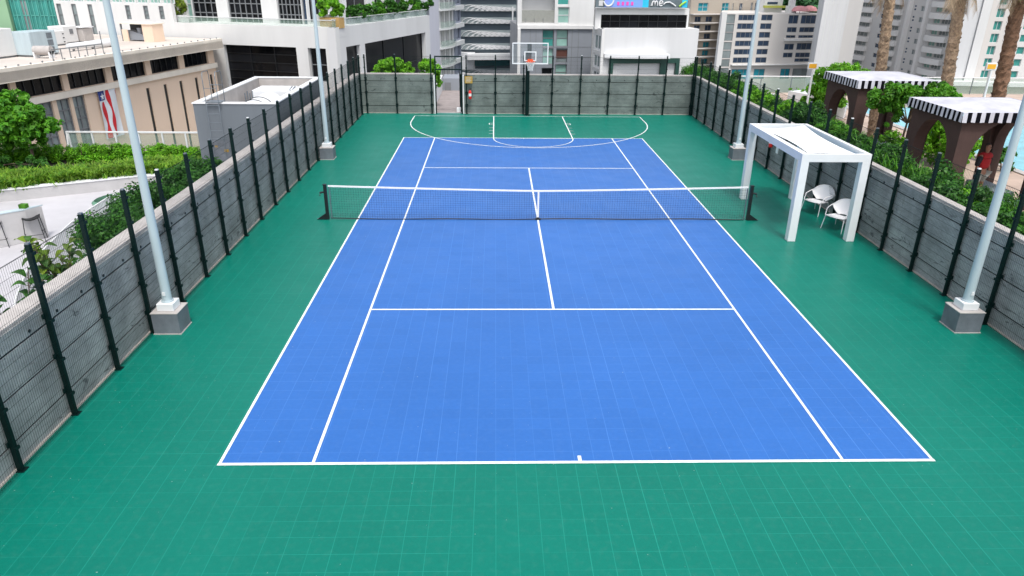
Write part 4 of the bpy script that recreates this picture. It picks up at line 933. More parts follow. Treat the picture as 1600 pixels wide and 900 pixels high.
# lounger and person
t = thing('deck_bench', 'dark green slatted bench beside the person in red', 'bench', (15.6, 1.2, 0))
part(t, 'seat', 'gpot', lambda m: [m.box(14.95, 16.6, .35 + k * .12, .44 + k * .12, .40, .44) for k in range(4)]); 
for x in (15.05, 16.4): part(t, 'leg', 'black', lambda m: m.box(x, x + .05, .36, .80, 0, .40))
tag(MB().box(14.35, 14.7, .5, .85, .003, .42).build('cool_box', ['pole'], None, bevel=.05), 'rounded pale grey cool box with the bench', 'box')
def person(label, x, y, rz):
    t = bpy.data.objects.new('tmp', None); P = thing('person', label, 'person', (x, y, 0), rz)
    def skin(name, verts, edges, rad, material, parent, sub=1):
        me = bpy.data.meshes.new(name); me.from_pydata(verts, edges, []); me.materials.append(M[material]); o = bpy.data.objects.new(name, me); col.objects.link(o); o.parent = parent
        s = o.modifiers.new('skin', 'SKIN'); s.use_smooth_shade = True
        for v, r_ in zip(me.skin_vertices[0].data, rad): v.radius = (r_, r_ * .8) if not isinstance(r_, tuple) else r_
        me.skin_vertices[0].data[0].use_root = True
        q = o.modifiers.new('sub', 'SUBSURF'); q.levels = sub; q.render_levels = sub; return o
    v = [(0, 0, .95), (0, .01, 1.15), (0, .01, 1.36), (0, 0, 1.47), (0, -.01, 1.56), (0, -.015, 1.67), (0, -.01, 1.76)]; e = [(0, 1), (1, 2), (2, 3), (3, 4), (4, 5), (5, 6)]; r_ = [(.17, .11), (.15, .10), (.16, .11), .055, .065, .095, .07]
    for s in (-1, 1):
        b = len(v); v += [(s * .19, .01, 1.41), (s * .25, .03, 1.14), (s * .24, -.08, .90), (s * .235, -.10, .82)]; e += [(2, b), (b, b + 1), (b + 1, b + 2), (b + 2, b + 3)]; r_ += [.065, .045, .033, .03]
        for k in range(5): w_ = len(v); a = (k - 2) * .018; v += [(s * .235 + a * .4, -.10 + a, .76), (s * .235 + a * .4, -.11 + a * 1.2, .72 - (.01 if k in (1, 2, 3) else -.015))]; e += [(b + 3, w_), (w_, w_ + 1)]; r_ += [.010, .008]
        b = len(v); v += [(s * .10, 0, .86), (s * .11, -.02, .50), (s * .115, .03, .10), (s * .12, -.03, .045), (s * .125, -.13, .03)]; e += [(0, b), (b, b + 1), (b + 1, b + 2), (b + 2, b + 3), (b + 3, b + 4)]; r_ += [.09, .058, .038, .04, .03]
    body = skin('body', v, e, r_, 'skin', P, 2)
    skin('shirt', [(0, 0, .98), (0, .01, 1.15), (0, .01, 1.34), (0, .01, 1.43), (0, .0, 1.50), (-.17, .01, 1.42), (.17, .01, 1.42)], [(0, 1), (1, 2), (2, 3), (3, 4), (3, 5), (3, 6)], [(.225, .15), (.22, .15), (.25, .17), (.17, .15), (.085, .085), .105, .105], 'redcloth', P)
    for s in (-1, 1): skin('sleeve', [(s * .17, .01, 1.42), (s * .225, .02, 1.28), (s * .25, .03, 1.08)], [(0, 1), (1, 2)], [.115, .095, .075], 'darkcloth', P)
    sh = [(0, 0, .96), (-.10, 0, .86), (-.115, -.01, .56), (.10, 0, .86), (.115, -.01, .56)]; skin('shorts', sh, [(0, 1), (1, 2), (0, 3), (3, 4)], [(.19, .14), .115, .09, .115, .09], 'greycloth', P)
    skin('hair', [(0, .02, 1.70), (0, .01, 1.765), (0, -.01, 1.785)], [(0, 1), (1, 2)], [.10, .095, .05], 'hair', P)
    f = MB(); f.tube((-.035, -.105, 1.68), (-.035, -.112, 1.68), .012); f.tube((.035, -.105, 1.68), (.035, -.112, 1.68), .012); f.build('eyes', 'black', P, world=False)
    f = MB(); f.add([(-.015, -.09, 1.64), (.015, -.09, 1.64), (0, -.13, 1.645), (0, -.09, 1.69)], [(0, 1, 2), (0, 2, 3), (1, 3, 2)]); f.build('nose', 'skin', P, world=False)
    for s in (-1, 1): f = MB(); f.box(s * .12 - .05, s * .12 + .05, -.17, .06, .002, .07); f.build('shoe', 'white', P, world=False, bevel=.02)
    P.matrix_basis = P.matrix_basis @ Matrix.Scale(1.1, 4); bpy.data.objects.remove(t); return P
person('person in a red shirt with dark sleeves standing under the nearer cabana', 15.0, 2.2, R(20))
# ================================================================== city behind
def W(root, pl, rects, ops, glass, frame='dframe', nx=2, nz=1, **k):
    for r_ in rects: ops.append(r_); window(root, pl, r_, glass, frame, nx, nz, **k)
# ---- tan building with banner
pf = Plane((0, 109), (344, 61), at=(347, 70), D=75.); pw = pf.shift(-.9)
zt = pf.z(347, 62); zfb = pf.z(349, 75.5); uL = pf.u(-60, 120); uR = pf.u(348, 68)
PB2 = Plane((272, 35.5), (522, 43.3), at=(342, 61), D=78.)
t = thing('tan_building', 'tan concrete building with slit panels and flat bleached roof at the left', 'building', pf.pt(uR, GZ)); ops = []
edges = [(-40, 22), (29, 103), (110, 170), (178, 232), (239, 284), (291, 329)]
for a, b in edges:
    ym = 158 - .137 * ((a + b) / 2) * 1.0; r_ = (pw.u(a, ym), pw.u(b, ym), pw.z(329, 98.5), zfb); W(t, pw, [r_], ops, 'darkglass', 'black', 5, 1, rev=.25, bar=.06)
for a, b in ((62, 85), (92, 113), (118, 137)): r_ = (pw.u(a, 175), pw.u(b, 175), pw.z(125, 240), pw.z(125, 149)); W(t, pw, [r_], ops, 'greyglass', 'dframe', 2, 5, rev=.2, bar=.09)
slots = []
for x in (227, 255.5, 281, 306, 330): u = pw.u(x, 118); slots.append((u - .22, u + .22, GZ + 8, pw.z(329, 98.5) - 1.0))
facade(t, pw, uL, pw.u(336, 100), GZ, zfb + .001, ops + slots, 'tan', 20, .30)
u333 = pw.u(336, 100)
mb = MB()
for s_ in slots: pw.box(mb, s_[0], s_[1], s_[2], s_[3], -.14, -.10)
mb.build('panel_joint', 'black', t)
mb = MB(); pf.box(mb, uL, uR, zfb, zt, -1.2, 0); mb.build('fascia', 'cream', t)
mb = MB(); pw.box(mb, uL, u333, pw.z(329, 98.5) - .45, pw.z(329, 98.5) - .02, .001, .25); mb.build('sill_band', 'cream', t)
rf = MB(); k0 = pf.pt(uL, 0); k1 = pf.pt(uR, 0); b1 = PB2.pt(PB2.u(342, 61) - .3, 0, .4); b0 = PB2.pt(PB2.u(-150, 61), 0, .4)
rf.prism([k0[:2], k1[:2], b1[:2], b0[:2]], zfb + .05, zt - .10); rf.build('roof', 'roofw', t)
rp = MB(); pf.box(rp, uL, uR, zt, zt + .12, -.4, 0); rp.build('roof_edge', 'cream', t)
for k in range(28): u = uL + (uR - uL) * (k + .5) / 28; part(t, 'edge_stud', 'dframe', lambda m: pf.box(m, u - .04, u + .04, zt + .12, zt + .22, -.3, -.22))
# banner
bn = thing('banner', 'vertical red, white and blue banner hanging on the tan wall', 'banner', pw.pt(pw.u(170, 175), pw.z(170, 215)))
u0, u1, z0, z1 = pw.u(156, 175), pw.u(184.5, 173), pw.z(176, 215), pw.z(165, 132)
cl = MB(); N = 24
def bp_(f, g_, o=0.): return pw.pt(u0 + (u1 - u0) * f, z1 + (z0 - z1) * g_, .12 + .05 * math.sin(f * 9 + g_ * 4) + o)
cl.add([bp_(i / 12, j / N) for j in range(N + 1) for i in range(13)], [(j * 13 + i, j * 13 + i + 1, (j + 1) * 13 + i + 1, (j + 1) * 13 + i) for j in range(N) for i in range(12)], 0, True); cl.build('cloth', 'flagw', bn)
st = MB()
for a0, wd, s0, e0 in ((.20, .36, .30, .99), (.55, .30, 0., .97), (.97, .10, .12, .34)):
    vs = []
    for j in range(29):
        g_ = s0 + (e0 - s0) * j / 28; c = a0 + .03 * math.sin(g_ * 10 + a0 * 5) + .05 * g_; wv = wd * (.75 + .35 * math.sin(g_ * 13 + a0 * 9)) * .62; vs += [bp_(max(0, c - wv / 2), g_, .02), bp_(min(1, c + wv / 2), g_, .02)]
    st.add(vs, [(2 * j, 2 * j + 1, 2 * j + 3, 2 * j + 2) for j in range(28)])
st.build('red_stripes', 'flagred', bn)
ny = MB(); ny.add([bp_(i / 8 * .36, j / 8 * .27, .02) for j in range(9) for i in range(9)], [(j * 9 + i, j * 9 + i + 1, (j + 1) * 9 + i + 1, (j + 1) * 9 + i) for j in range(8) for i in range(8)]); ny.build('blue_field', 'navy', bn)
sr = MB()
def star(cf, cg, rf_, m=sr):
    asp = (z1 - z0) / (u1 - u0); vs = [bp_(cf, cg, .04)]
    for k in range(10): q = rf_ * (1 if k % 2 == 0 else .42); a = math.pi * k / 5; vs.append(bp_(cf + q * math.sin(a), cg - q * math.cos(a) / asp, .04))
    m.add(vs, [(0, 1 + k, 1 + (k + 1) % 10) for k in range(10)])
star(.2, .2, .15)
for k in range(4): star(.40 + .012 * k, .47 + .035 * k, .035); star(.66 + .015 * k, .45 + .035 * k, .035)
sr.build('stars', 'flagw', bn)
# roof equipment
def on_roof(px, py): p = at_z(px, py, zt - .1); return p
def unit(name, label, cat, px, py, wd, dp, h, material, parts=(), rz=None, group=None):
    p = on_roof(px, py); t_ = thing(name, label, cat, (p.x, p.y, zt - .1), math.atan2(pf.d.y, pf.d.x) if rz is None else rz, group); mb = MB(); mb.box(-wd / 2, wd / 2, 0, dp, .12, h); mb.build('casing', material, t_, world=False, bevel=.04)
    mb = MB(); mb.box(-wd / 2 + .1, wd / 2 - .1, .1, dp - .1, 0, .12); mb.build('base_frame', 'dframe', t_, world=False)
    for nm, mt, b in parts: mb = MB(); mb.box(*b); mb.build(nm, mt, t_, world=False)
    return t_
unit('rooftop_unit', 'large grey air handling unit on the tan building roof', 'air unit', 74, 87, 2.5, 1.6, 1.75, 'pole', [('louvre', 'metal', (.35, .85, -.03, -.001, .2 + .5 * k, .6 + .5 * k)) for k in range(3)])
unit('rooftop_unit', 'pale boxy plant unit behind the large grey air unit', 'air unit', 90, 72, 2.4, 1.8, 1.2, 'whitew', [('vent', 'black', (.8, .95, -.03, -.001, .25 + .32 * k, .33 + .32 * k)) for k in range(3)])
unit('rooftop_unit', 'white curved duct unit right of the plant box', 'air unit', 114, 68, 1.6, 1.5, 1.45, 'whitew', [('fan', 'dframe', (-.1, .3, -.03, -.001, .8, 1.2))])
unit('rooftop_unit', 'small white plant box with lifted lid beside the duct unit', 'air unit', 141, 66, 1.2, 1.2, 1.2, 'cope', [('lid', 'white', (-.7, .7, -.1, 1.3, 1.25, 1.33))])
unit('rooftop_stack', 'big pale stepped plant housing at the left end of the tan roof', 'plant housing', 2, 92, 3.0, 2.6, 2.0, 'whitew', [('upper_stage', 'whitew', (-1.5, .6, .5, 2.2, 2.001, 3.0)), ('side_box', 'cope', (1.5, 2.7, .3, 1.8, 0., 1.2))])
tk = thing('roof_tank', 'small horizontal cream tank in front of the grey air unit', 'tank', on_roof(70, 92)); q = on_roof(70, 91)
part(tk, 'tank_body', 'cope', lambda m: m.tube((q.x - .6, q.y, q.z + .55), (q.x + .6, q.y, q.z + .55), .32, n=20)); part(tk, 'cradle', 'white', lambda m: (m.box(q.x - .6, q.x - .5, q.y - .3, q.y + .3, q.z, q.z + .5), m.box(q.x + .5, q.x + .6, q.y - .3, q.y + .3, q.z, q.z + .5)))
a_, b_ = on_roof(108, 81), on_roof(180, 72); dk_ = thing('roof_duct', 'long white pipe duct lying along the tan roof', 'duct', a_); part(dk_, 'duct', 'white', lambda m: m.tube((a_.x, a_.y, a_.z + .4), (b_.x, b_.y, b_.z + .35), .22, .32, 16)); part(dk_, 'support', 'dframe', lambda m: [m.box(a_.x + (b_.x - a_.x) * f - .05, a_.x + (b_.x - a_.x) * f + .05, a_.y + (b_.y - a_.y) * f - .1, a_.y + (b_.y - a_.y) * f + .1, a_.z, a_.z + .15) for f in (.1, .5, .9)])
hr = thing('roof_handrail', 'thin dark pipe rail along the tan roof edge', 'railing', pf.pt(pf.u(150, 80), zt)); mb = MB(); ua, ub = pf.u(100, 80), pf.u(180, 80); mb.path([pf.pt(ua + (ub - ua) * f, zt + .75, -1.0) for f in (0, .5, 1)], .04)
for k in range(7): mb.tube(pf.pt(ua + (ub - ua) * k / 6, zt, -1.0), pf.pt(ua + (ub - ua) * k / 6, zt + .75 + (.9 if k in (6,) else 0), -1.0), .035)
mb.build('rail', 'dframe', hr)
p = on_roof(229, 63); sh = thing('roof_shed', 'open fronted tan roof shed with dark machinery inside', 'shed', (p.x, p.y, zt - .1), math.atan2(PB2.d.y, PB2.d.x))
for nm, mt, bb_ in (('side_wall', 'tan', (1.0, 2.1, -1.4, 0, 0, 1.5)), ('back_wall', 'black', (-1.4, 1.0, -.2, 0, 0, 1.5)), ('roof_slab', 'cream', (-1.5, 2.2, -1.5, .1, 1.5, 1.6)), ('corner_post', 'dframe', (-1.4, -1.28, -1.4, -1.28, 0, 1.5)), ('lower_wall', 'tan', (-1.28, -.7, -1.4, -1.28, 0, 1.0))):
    mb = MB(); mb.box(*bb_); mb.build(nm, mt, sh, world=False)
mb = MB(); mb.add([(-.9, -1.1, .1), (.85, -1.1, .1), (.65, -1.1, .6), (-.9, -1.1, .95), (-.9, -.4, .1), (.85, -.4, .1), (.65, -.4, .6), (-.9, -.4, .95)], [(0, 1, 2, 3), (4, 7, 6, 5), (3, 2, 6, 7), (0, 4, 5, 1), (1, 5, 6, 2), (0, 3, 7, 4)]); mb.tube((.2, -.8, .5), (.2, -.8, 1.15), .2, .26); mb.build('machinery', 'greyclad', sh, world=False)

# ---- teal glass building
M['tealframe'] = mat('pale teal mullion', (.10, .42, .36), .4)
pl = Plane((0, 20), (90, 21), at=(60, 30), D=96.)
t = thing('teal_glass_building', 'teal glazed block at the top left corner', 'building', pl.pt(pl.u(50, 30), GZ)); ops = []
gx = [20, 34, 47, 62, 76, 88]; zz = [GZ + 4 + 3.6 * k for k in range(15)]
for i in range(5):
    for k in range(3, 14): r_ = (pl.u(gx[i] + .7, 25), pl.u(gx[i + 1] - .7, 25), zz[k] + .15, zz[k + 1] - .3); W(t, pl, [r_], ops, 'tealglass' if (i * 2 + k) % 5 else 'greyglass', 'tealframe', 2, 2, rev=.12)
facade(t, pl, pl.u(19, 25), pl.u(91, 25), GZ, GZ + 4 + 3.6 * 14.5, ops, 'tealglass', 15, .25)
mb = MB(); pl.box(mb, pl.u(-40, 25), pl.u(18.8, 25), GZ, 18, -14, .4); mb.build('stair_tower', mat('pale green cladding', (.25, .42, .26), .6, .1, .3), t)

# ---- white building with roof terrace
C0 = PB2.u(524, 46); zp = PB2.z(522, 43); t = thing('white_terrace_building', 'large white building with planted roof terrace and dark ribbon glazing', 'building', PB2.pt(C0, GZ))
uA = PB2.u(90, 30); uB = PB2.u(273, 40); ops = []
zs0, zs1 = PB2.z(150, 57), PB2.z(150, 7)
for x in (93, 116, 141, 170, 199, 227, 251): r_ = (PB2.u(x, 32) - .0, PB2.u(x + 7.5, 32), zs0 if x < 180 else PB2.z(x, 30), zs1); W(t, PB2, [r_], ops, 'greyglass', 'dframe', 1, 3, rev=.12, bar=.08)
for k in range(9): a, b = PB2.u(92 + k * 20, 2), PB2.u(110 + k * 20, 2); W(t, PB2, [(a, b, PB2.z(150, 3.5), PB2.z(150, 3.5) + 2.6)], ops, 'paleglass', 'frame', 3, 1, rev=.3)
facade(t, PB2, uA, uB, GZ, zp + 14, ops, 'whitew', 18, .32)
ops = []; r1 = (PB2.u(349, 72) + .0, PB2.u(464, 90), PB2.z(400, 150), PB2.z(462, 74)); W(t, PB2, [r1], ops, 'darkglass', 'black', 3, 6, rev=.5, bar=.07)
r1 = (PB2.u(482, 90), PB2.u(510, 90), PB2.z(495, 128), PB2.z(495, 75.5)); W(t, PB2, [r1], ops, 'darkglass', 'dframe', 2, 2, rev=.5)
facade(t, PB2, uB, C0, GZ, zp, ops, 'whitew', 4, .6, ins=1.2)
# right receding face, same white render with its shade put in as a greyer tone
cr = PB2.pt(C0, 0); P2 = Plane((522.7, 43), (670.7, 24), at=(524, 50), D=math.hypot(cr[0] - CAM.x, cr[1] - CAM.y))
v0 = P2.u(523.5, 50); v1 = P2.u(672, 60); ops = []
r1 = (P2.u(572, 95), P2.u(666, 80), P2.z(620, 150), P2.z(571, 68)); W(t, P2, [r1], ops, 'darkglass', 'black', 3, 2, rev=.6, bar=.06)
r1 = (P2.u(542.5, 95), P2.u(564, 95), P2.z(550, 150), P2.z(543, 73)); W(t, P2, [r1], ops, 'darkglass', 'dframe', 1, 1, rev=.4)
facade(t, P2, v0, v1, GZ, zp, ops, 'whiteg', 4, .7, ins=1.2)
# terrace floor and set back storey
mb = MB(); a = PB2.pt(uB, 0, -.1)[:2]; b = PB2.pt(C0, 0, -.1)[:2]; c = P2.pt(v1, 0, -.1)[:2]; dq = P2.pt(v1, 0, -16)[:2]; e = PB2.pt(uB, 0, -16)[:2]; mb.prism([a, b, c, dq, e], zp - .9, zp - .15); mb.build('terrace_slab', 'whiteg', t)
PS = PB2.shift(-3.); ops = []; 
for x0, x1, n_ in ((301, 339, 4), (357, 409, 6), (434, 471, 6)): W(t, PS, [(PS.u(x0, 20), PS.u(x1, 18), zp - .1, zp + 4.5)], ops, 'darkglass', 'dframe', n_, 5, rev=.3, bar=.09)
W(t, PS, [(PS.u(472, 20), PS.u(479, 20), zp - .1, zp + 4.5)], ops, 'blueglass', 'dframe', 1, 1, rev=.3)
W(t, PS, [(PS.u(290, 10), PS.u(299, 10), zp + .2, zp + 3.)], ops, 'paleglass', 'frame', 1, 2, rev=.3)
facade(t, PS, PS.u(275, 20), PS.u(480, 20), zp - .3, zp + 14, ops, 'whitew', 10, .4, name='upper_wall')
PT = P2.shift(-7.); ops = []
for x0, x1 in ((480, 503), (524, 535), (542, 574), (586, 600), (604, 660)): W(t, PT, [(PT.u(x0, 15), PT.u(x1, 15), zp - .1, zp + 4.2)], ops, 'darkglass', 'dframe', 2, 1, rev=.4)
facade(t, PT, PT.u(478, 15), PT.u(672, 15), zp - .3, zp + 14, ops, 'whiteg', 8, .5, name='upper_wall')  # set back storey repeats the greyer tone for its shaded side
mb = MB(); PB2.box(mb, uB + .3, C0 - .1, zp - .1, zp + .55, -.30, -.26); P2.box(mb, v0 + .1, v1 - .2, zp - .1, zp + .65, -.30, -.26); mb.build('balustrade', 'railglass', t)
mb = MB(); PB2.box(mb, uB + .3, C0 - .1, zp + .55, zp + .62, -.34, -.22); P2.box(mb, v0 + .1, v1 - .2, zp + .65, zp + .70, -.34, -.22); mb.build('balustrade_cap', 'frame', t)
mb = MB(); PB2.box(mb, PB2.u(480, 28), PB2.u(503, 28), zp - .1, PB2.z(490, 24), -4.5, -1.5); mb.build('terrace_kiosk', 'whiteg', t)
def terr(label, pl_, px, py, w_, h_, n_, seed, m='leaf', pot='whitew', name='terrace_planter', off=-1.5):
    q = pl_.shift(off); u = q.u(px, py); z = zp - .12; P = q.pt(u, z); t_ = thing(name, label, 'planter', P, 0, 'planters on the white building terrace'); mb = MB(); pl_b = MB(); q.box(pl_b, u - w_ * .4, u + w_ * .4, z, z + h_ * .35, -.5, .5); pl_b.build('pot', pot, t_)
    foliage('plant', t_, m, [(P[0], P[1], z + h_ * .68, w_ * .55, .8, h_ * .36)], n_, .16, seed, 30); return t_
terr('yellow green potted shrub at the left end of the white terrace', PB2, 279, 27, 1.9, 2.1, 900, 101, 'leafy')
terr('tall green bush in ochre wicker pots on the terrace corner', PB2, 518, 25, 2.5, 2.6, 1800, 102, 'leaf', 'ochre', off=-1.2)
for i, (x, y, w_, h_) in enumerate(((548, 28, 3, 1.6), (567, 27, 3, 1.7), (585, 24, 2.6, 1.8), (603, 22, 3, 2.), (622, 20, 3, 1.7), (642, 18, 3, 1.9), (660, 17, 2.6, 2.2))):
    terr(['low dark planting at the terrace corner', 'dark bush before the black terrace glazing', 'dark bush beside the first terrace column', 'green bush under the white terrace parasol', 'low green bush right of the parasol', 'green bush beside the terrace sculpture', 'green bush at the right end of the terrace'][i], P2, x, y, w_, h_, 1000, 110 + i, ('leafd', 'leafd', 'leafm')[i % 3], 'greyclad')
q = P2.shift(-2.5); u = q.u(618, 10); P = q.pt(u, zp); ps = thing('terrace_parasol', 'square white parasol on the white building terrace', 'parasol', P)
mb = MB(); mb.add([q.pt(u + a * 1.7, zp + 2.15, b * 1.5) for a, b in ((-1, -1), (1, -1), (1, 1), (-1, 1))] + [q.pt(u + a * 1.7, zp + 2.4, b * 1.5) for a, b in ((-1, -1), (1, -1), (1, 1), (-1, 1))] + [q.pt(u, zp + 3.0, 0)], [(0, 1, 5, 4), (1, 2, 6, 5), (2, 3, 7, 6), (3, 0, 4, 7), (4, 5, 8), (5, 6, 8), (6, 7, 8), (7, 4, 8)]); mb.build('canopy', 'fabric', ps); mb = MB(); mb.tube(q.pt(u, zp - .1, 0), q.pt(u, zp + 2.9, 0), .06); mb.build('pole', 'white', ps)

# ---- shrubs right behind the end wall
shrub('bright round shrub behind the end wall left of its middle post', [(-7.15, 20.3, 1.95, .95, .7, .62), (-7.9, 20.3, 1.6, .5, .6, .4), (-6.3, 20.5, 1.8, .5, .5, .5)], 11000, .07, 91, 'leaf', 'shrubs behind the end wall')
shrub('upright bright shrub behind the end wall next to the gate', [(-5.0, 20.2, 1.95, .55, .5, .62), (-4.75, 20.4, 1.5, .35, .5, .6)], 7000, .07, 92, 'leaf', 'shrubs behind the end wall')
struct('planter_bed', 'soil', MB().box(-8.7, -5.45, 18.65, 24, -3, .0)); struct('end_deck', 'paving', MB().box(-2.18, 9.7, 18.65, 24, -3, -.02)); struct('podium_end', 'whiteg', MB().box(-8.7, 9.7, 18.65, 33.2, GZ, -3.004))
# ---- blue grey tower with balconies
pl = Plane((680, 47), (718, 38), at=(692, 60), D=112.); t = thing('balcony_tower', 'narrow blue grey tower with curved balcony slabs behind the gate', 'building', pl.pt(pl.u(690, 60), GZ)); ops = []
zr = [pl.z(682, y) for y in (14, 45, 75, 104)]; fh = (zr[0] - zr[3]) / 3; fl = [zr[0] + fh * k for k in range(5, -9, -1)]
for z in fl[1:-1]:
    for x0, x1 in ((686, 690.5), (693.5, 698), (702, 707)): W(t, pl, [(pl.u(x0, 60), pl.u(x1, 60), z + .3, z + fh - .5)], ops, 'darkglass', 'dframe', 1, 2, rev=.5)
facade(t, pl, pl.u(681, 60), pl.u(709, 60), GZ, fl[0], ops, 'whiteg', 12, .6)
mb = MB(); pl.box(mb, pl.u(665, 60), pl.u(680.8, 60), GZ, fl[0], -12, .6); mb.build('side_wall', 'lav', t)
ops = []; uu = (pl.u(709.2, 60), pl.u(717.5, 60))
for z in fl[1:-1]: W(t, pl, [(uu[0] + .15, uu[1] - .15, z + .4, z + fh - .6)], ops, 'blueglass', 'bluegrey', 1, 1, rev=.2)
pr = pl.shift(.3); facade(t, pr, uu[0], uu[1], GZ, fl[0], ops, 'bluegrey', 12, .3, name='bay_wall')
for z in fl[1:-1]:
    mb = MB(); u0, u1 = pl.u(681, 60), pl.u(705, 60); pts = [pl.pt(u0 + (u1 - u0) * f, 0, 1.3 * math.sin(math.pi * (.15 + .7 * f)) + .2)[:2] for f in [k / 8 for k in range(9)]] + [pl.pt(u1, 0, .0)[:2], pl.pt(u0, 0, .0)[:2]]; mb.prism(pts, z - .25, z); pl.box(mb, u1, pl.u(719, 60), z - .5, z + .15, .3, .75); mb.build('balcony_slab', 'frame', t)
    mb = MB(); mb.strip(pts[:9], .04, z + .0, z + .9); mb.build('balcony_rail', 'railglass', t)
mb = MB()
for x in (684.5, 692, 699.5): u = pl.u(x, 60); pl.box(mb, u - .35, u + .35, GZ, fl[0], .01, .35)
mb.build('fin', 'whitew', t)

# ---- curved parking garage
pl = Plane((740, 37), (800, 37), at=(770, 50), D=150.); t = thing('parking_garage', 'blue grey parking garage with pale patterned bands and a rounded corner', 'building', pl.pt(pl.u(770, 50), GZ))
uR_ = pl.u(809, 50); uC = pl.u(738, 50); uE = pl.u(714, 50); rad_ = uC - uE
def gpath(o): return [pl.pt(uR_, 0, o)[:2]] + [pl.pt(uC - (rad_ + o) * math.sin(a), 0, -rad_ + (rad_ + o) * math.cos(a))[:2] for a in [R(100) * k / 16 for k in range(17)]]
bands = [(pl.z(770, b), pl.z(770, a)) for a, b in ((7, 17.5), (27, 37), (47, 57), (67.5, 77))]; ph = (bands[0][0] - bands[3][0]) / 3
bands = [(bands[0][0] + ph * k, bands[0][1] + ph * k) for k in range(4, 0, -1)] + bands + [(bands[3][0] - ph * k, bands[3][1] - ph * k) for k in range(1, 4)]
mb = MB(); pc = gpath(0); mb.prism([p for p in pc] + [pl.pt(uC, 0, -rad_ - 10)[:2], pl.pt(uR_, 0, -rad_ - 10)[:2]], GZ, bands[0][1] + 1); mb.build('wall', 'garage', t)
for i, (z0, z1) in enumerate(bands):
    mb = MB(); p1 = gpath(.5); mb.strip(p1, .25, z0, z1); bo = mb.build('patterned_band', 'garagep', t)
    mb = MB(); g = random.Random(5); L = uR_ - uC
    for layer in range(3):
        for k in range(9):                       # looping wave lines, fading out to the right
            c = k * L / 9 - 2 + layer * .8; amp = (z1 - z0) * (.95 - .05 * k); pts = []
            for j in range(11):
                f = j / 10; u = uC + c + f * 4.2; zv = z0 + amp * math.sin(math.pi * f ** .7) * (.95 - .2 * layer) + .04
                if u < uC: a = (uC - u) / (rad_); q = pl.pt(uC - (rad_ + .66) * math.sin(a), zv, -rad_ + (rad_ + .66) * math.cos(a))
                elif u < uR_ - .4: q = pl.pt(u, zv, .66)
                else: continue
                pts.append(q)
            if len(pts) > 2: mb.path(pts, .065 - .004 * k, 4)
    mb.build('wave_line', 'white', bo)
cz0, cz1 = pl.z(770, 91), pl.z(770, 82.5)
mb = MB(); pl.box(mb, pl.u(728, 87), pl.u(824, 87), cz0, cz1, -3, 3.); mb.tube(pl.pt(pl.u(730, 87), cz0 - 2, 0), pl.pt(pl.u(730, 87), cz1 + .2, 0), 1.6, n=20); mb.build('entrance_canopy', 'white', t)
mb = MB(); pl.box(mb, pl.u(734, 100), uR_, pl.z(770, 102), cz0 - .3, .2, .8); mb.build('teal_glazing', mat('dark teal glazing', (.02, .09, .10), .2, .3, .4), t)
mb = MB()
for y in (22, 65): pl.box(mb, pl.u(798.5, y), pl.u(800.5, y), pl.z(800, y + 10), pl.z(800, y - 12), 1.0, 1.3)
mb.build('downpipe', 'white', t)

# ---- grey and white apartment block
pl = Plane((811, 40.7), (923, 41.2), at=(865, 60), D=125.); t = thing('grey_white_apartments', 'apartment block with grey lower storeys and white upper storeys behind the hoop', 'building', pl.pt(pl.u(865, 60), GZ))
z41 = pl.z(865, 41); ops = []; uL_, uR2 = pl.u(811, 80), pl.u(924, 80)
for x0, y0, x1, y1, gk in ((847.5, 46.5, 865.5, 73, 'tealglass'), (869.5, 46.5, 887.5, 73, 'paleglass'), (847.5, 75.5, 864.5, 101, 'paleglass'), (869, 75.5, 886.5, 98, 'greyglass'), (846, 106, 863.5, 126, 'darkglass'), (867.5, 100.5, 885.5, 126, 'paleglass')): W(t, pl, [pl.rect(x0, y0, x1, y1)], ops, gk, 'dframe', 1, 2, rev=.4, bar=.12)
facade(t, pl, uL_, uR2, GZ, z41 - .4, ops, 'greyclad', 14, .45, name='lower_wall')
mb = MB(); r1 = pl.rect(869.5, 78.5, 886.5, 91); pl.box(mb, *r1, -.38, -.30); mb.build('brown_shutter', mat('brown shutter', (.10, .035, .025), .6), t)
mb = MB()
for x in (828, 837, 893, 903): u = pl.u(x, 80); pl.box(mb, u - .03, u + .03, GZ, z41 - .4, .001, .03)
for y in (73.5, 89): z = pl.z(865, y); pl.box(mb, uL_, uR2, z - .03, z + .03, .001, .028)
mb.build('cladding_joint', 'dframe', t)
mb = MB(); pl.box(mb, pl.u(808, 80), uR2 + .2, z41 - .4, z41 + .15, -14, .35); pl.box(mb, pl.u(808, 80), pl.u(812.5, 80), GZ, z41 - .4, -14, .6); mb.build('white_band', 'whitew', t)
ops = []; W(t, pl, [pl.rect(871.5, 11, 889.5, 36.5)], ops, 'paleglass', 'frame', 1, 2, rev=.3, bar=.12); W(t, pl, [pl.rect(871.5, -20, 889.5, 8)], ops, 'tealglass', 'frame', 1, 2, rev=.3, bar=.12)
rc = pl.rect(815.5, -14, 867, 35.5); ops.append(rc)
facade(t, pl, pl.u(808.5, 20), uR2 + .1, z41 + .15, z41 + 18, ops, 'whitew', 14, 1.6, name='upper_wall')
mb = MB(); r1 = pl.rect(815.5, 16, 867, 34.5); pl.box(mb, r1[0], r1[1], r1[2], r1[3], -.25, -.2); mb.build('balcony_glass', glass_mat('smoky balcony glass', (.35, .36, .33), .75), t)
for x in (821, 835, 849): u = pl.u(x, 30); part(t, 'balcony_bracket', 'dframe', lambda m: pl.box(m, u - .04, u + .04, z41 + .3, z41 + 1.2, -.19, -.1))

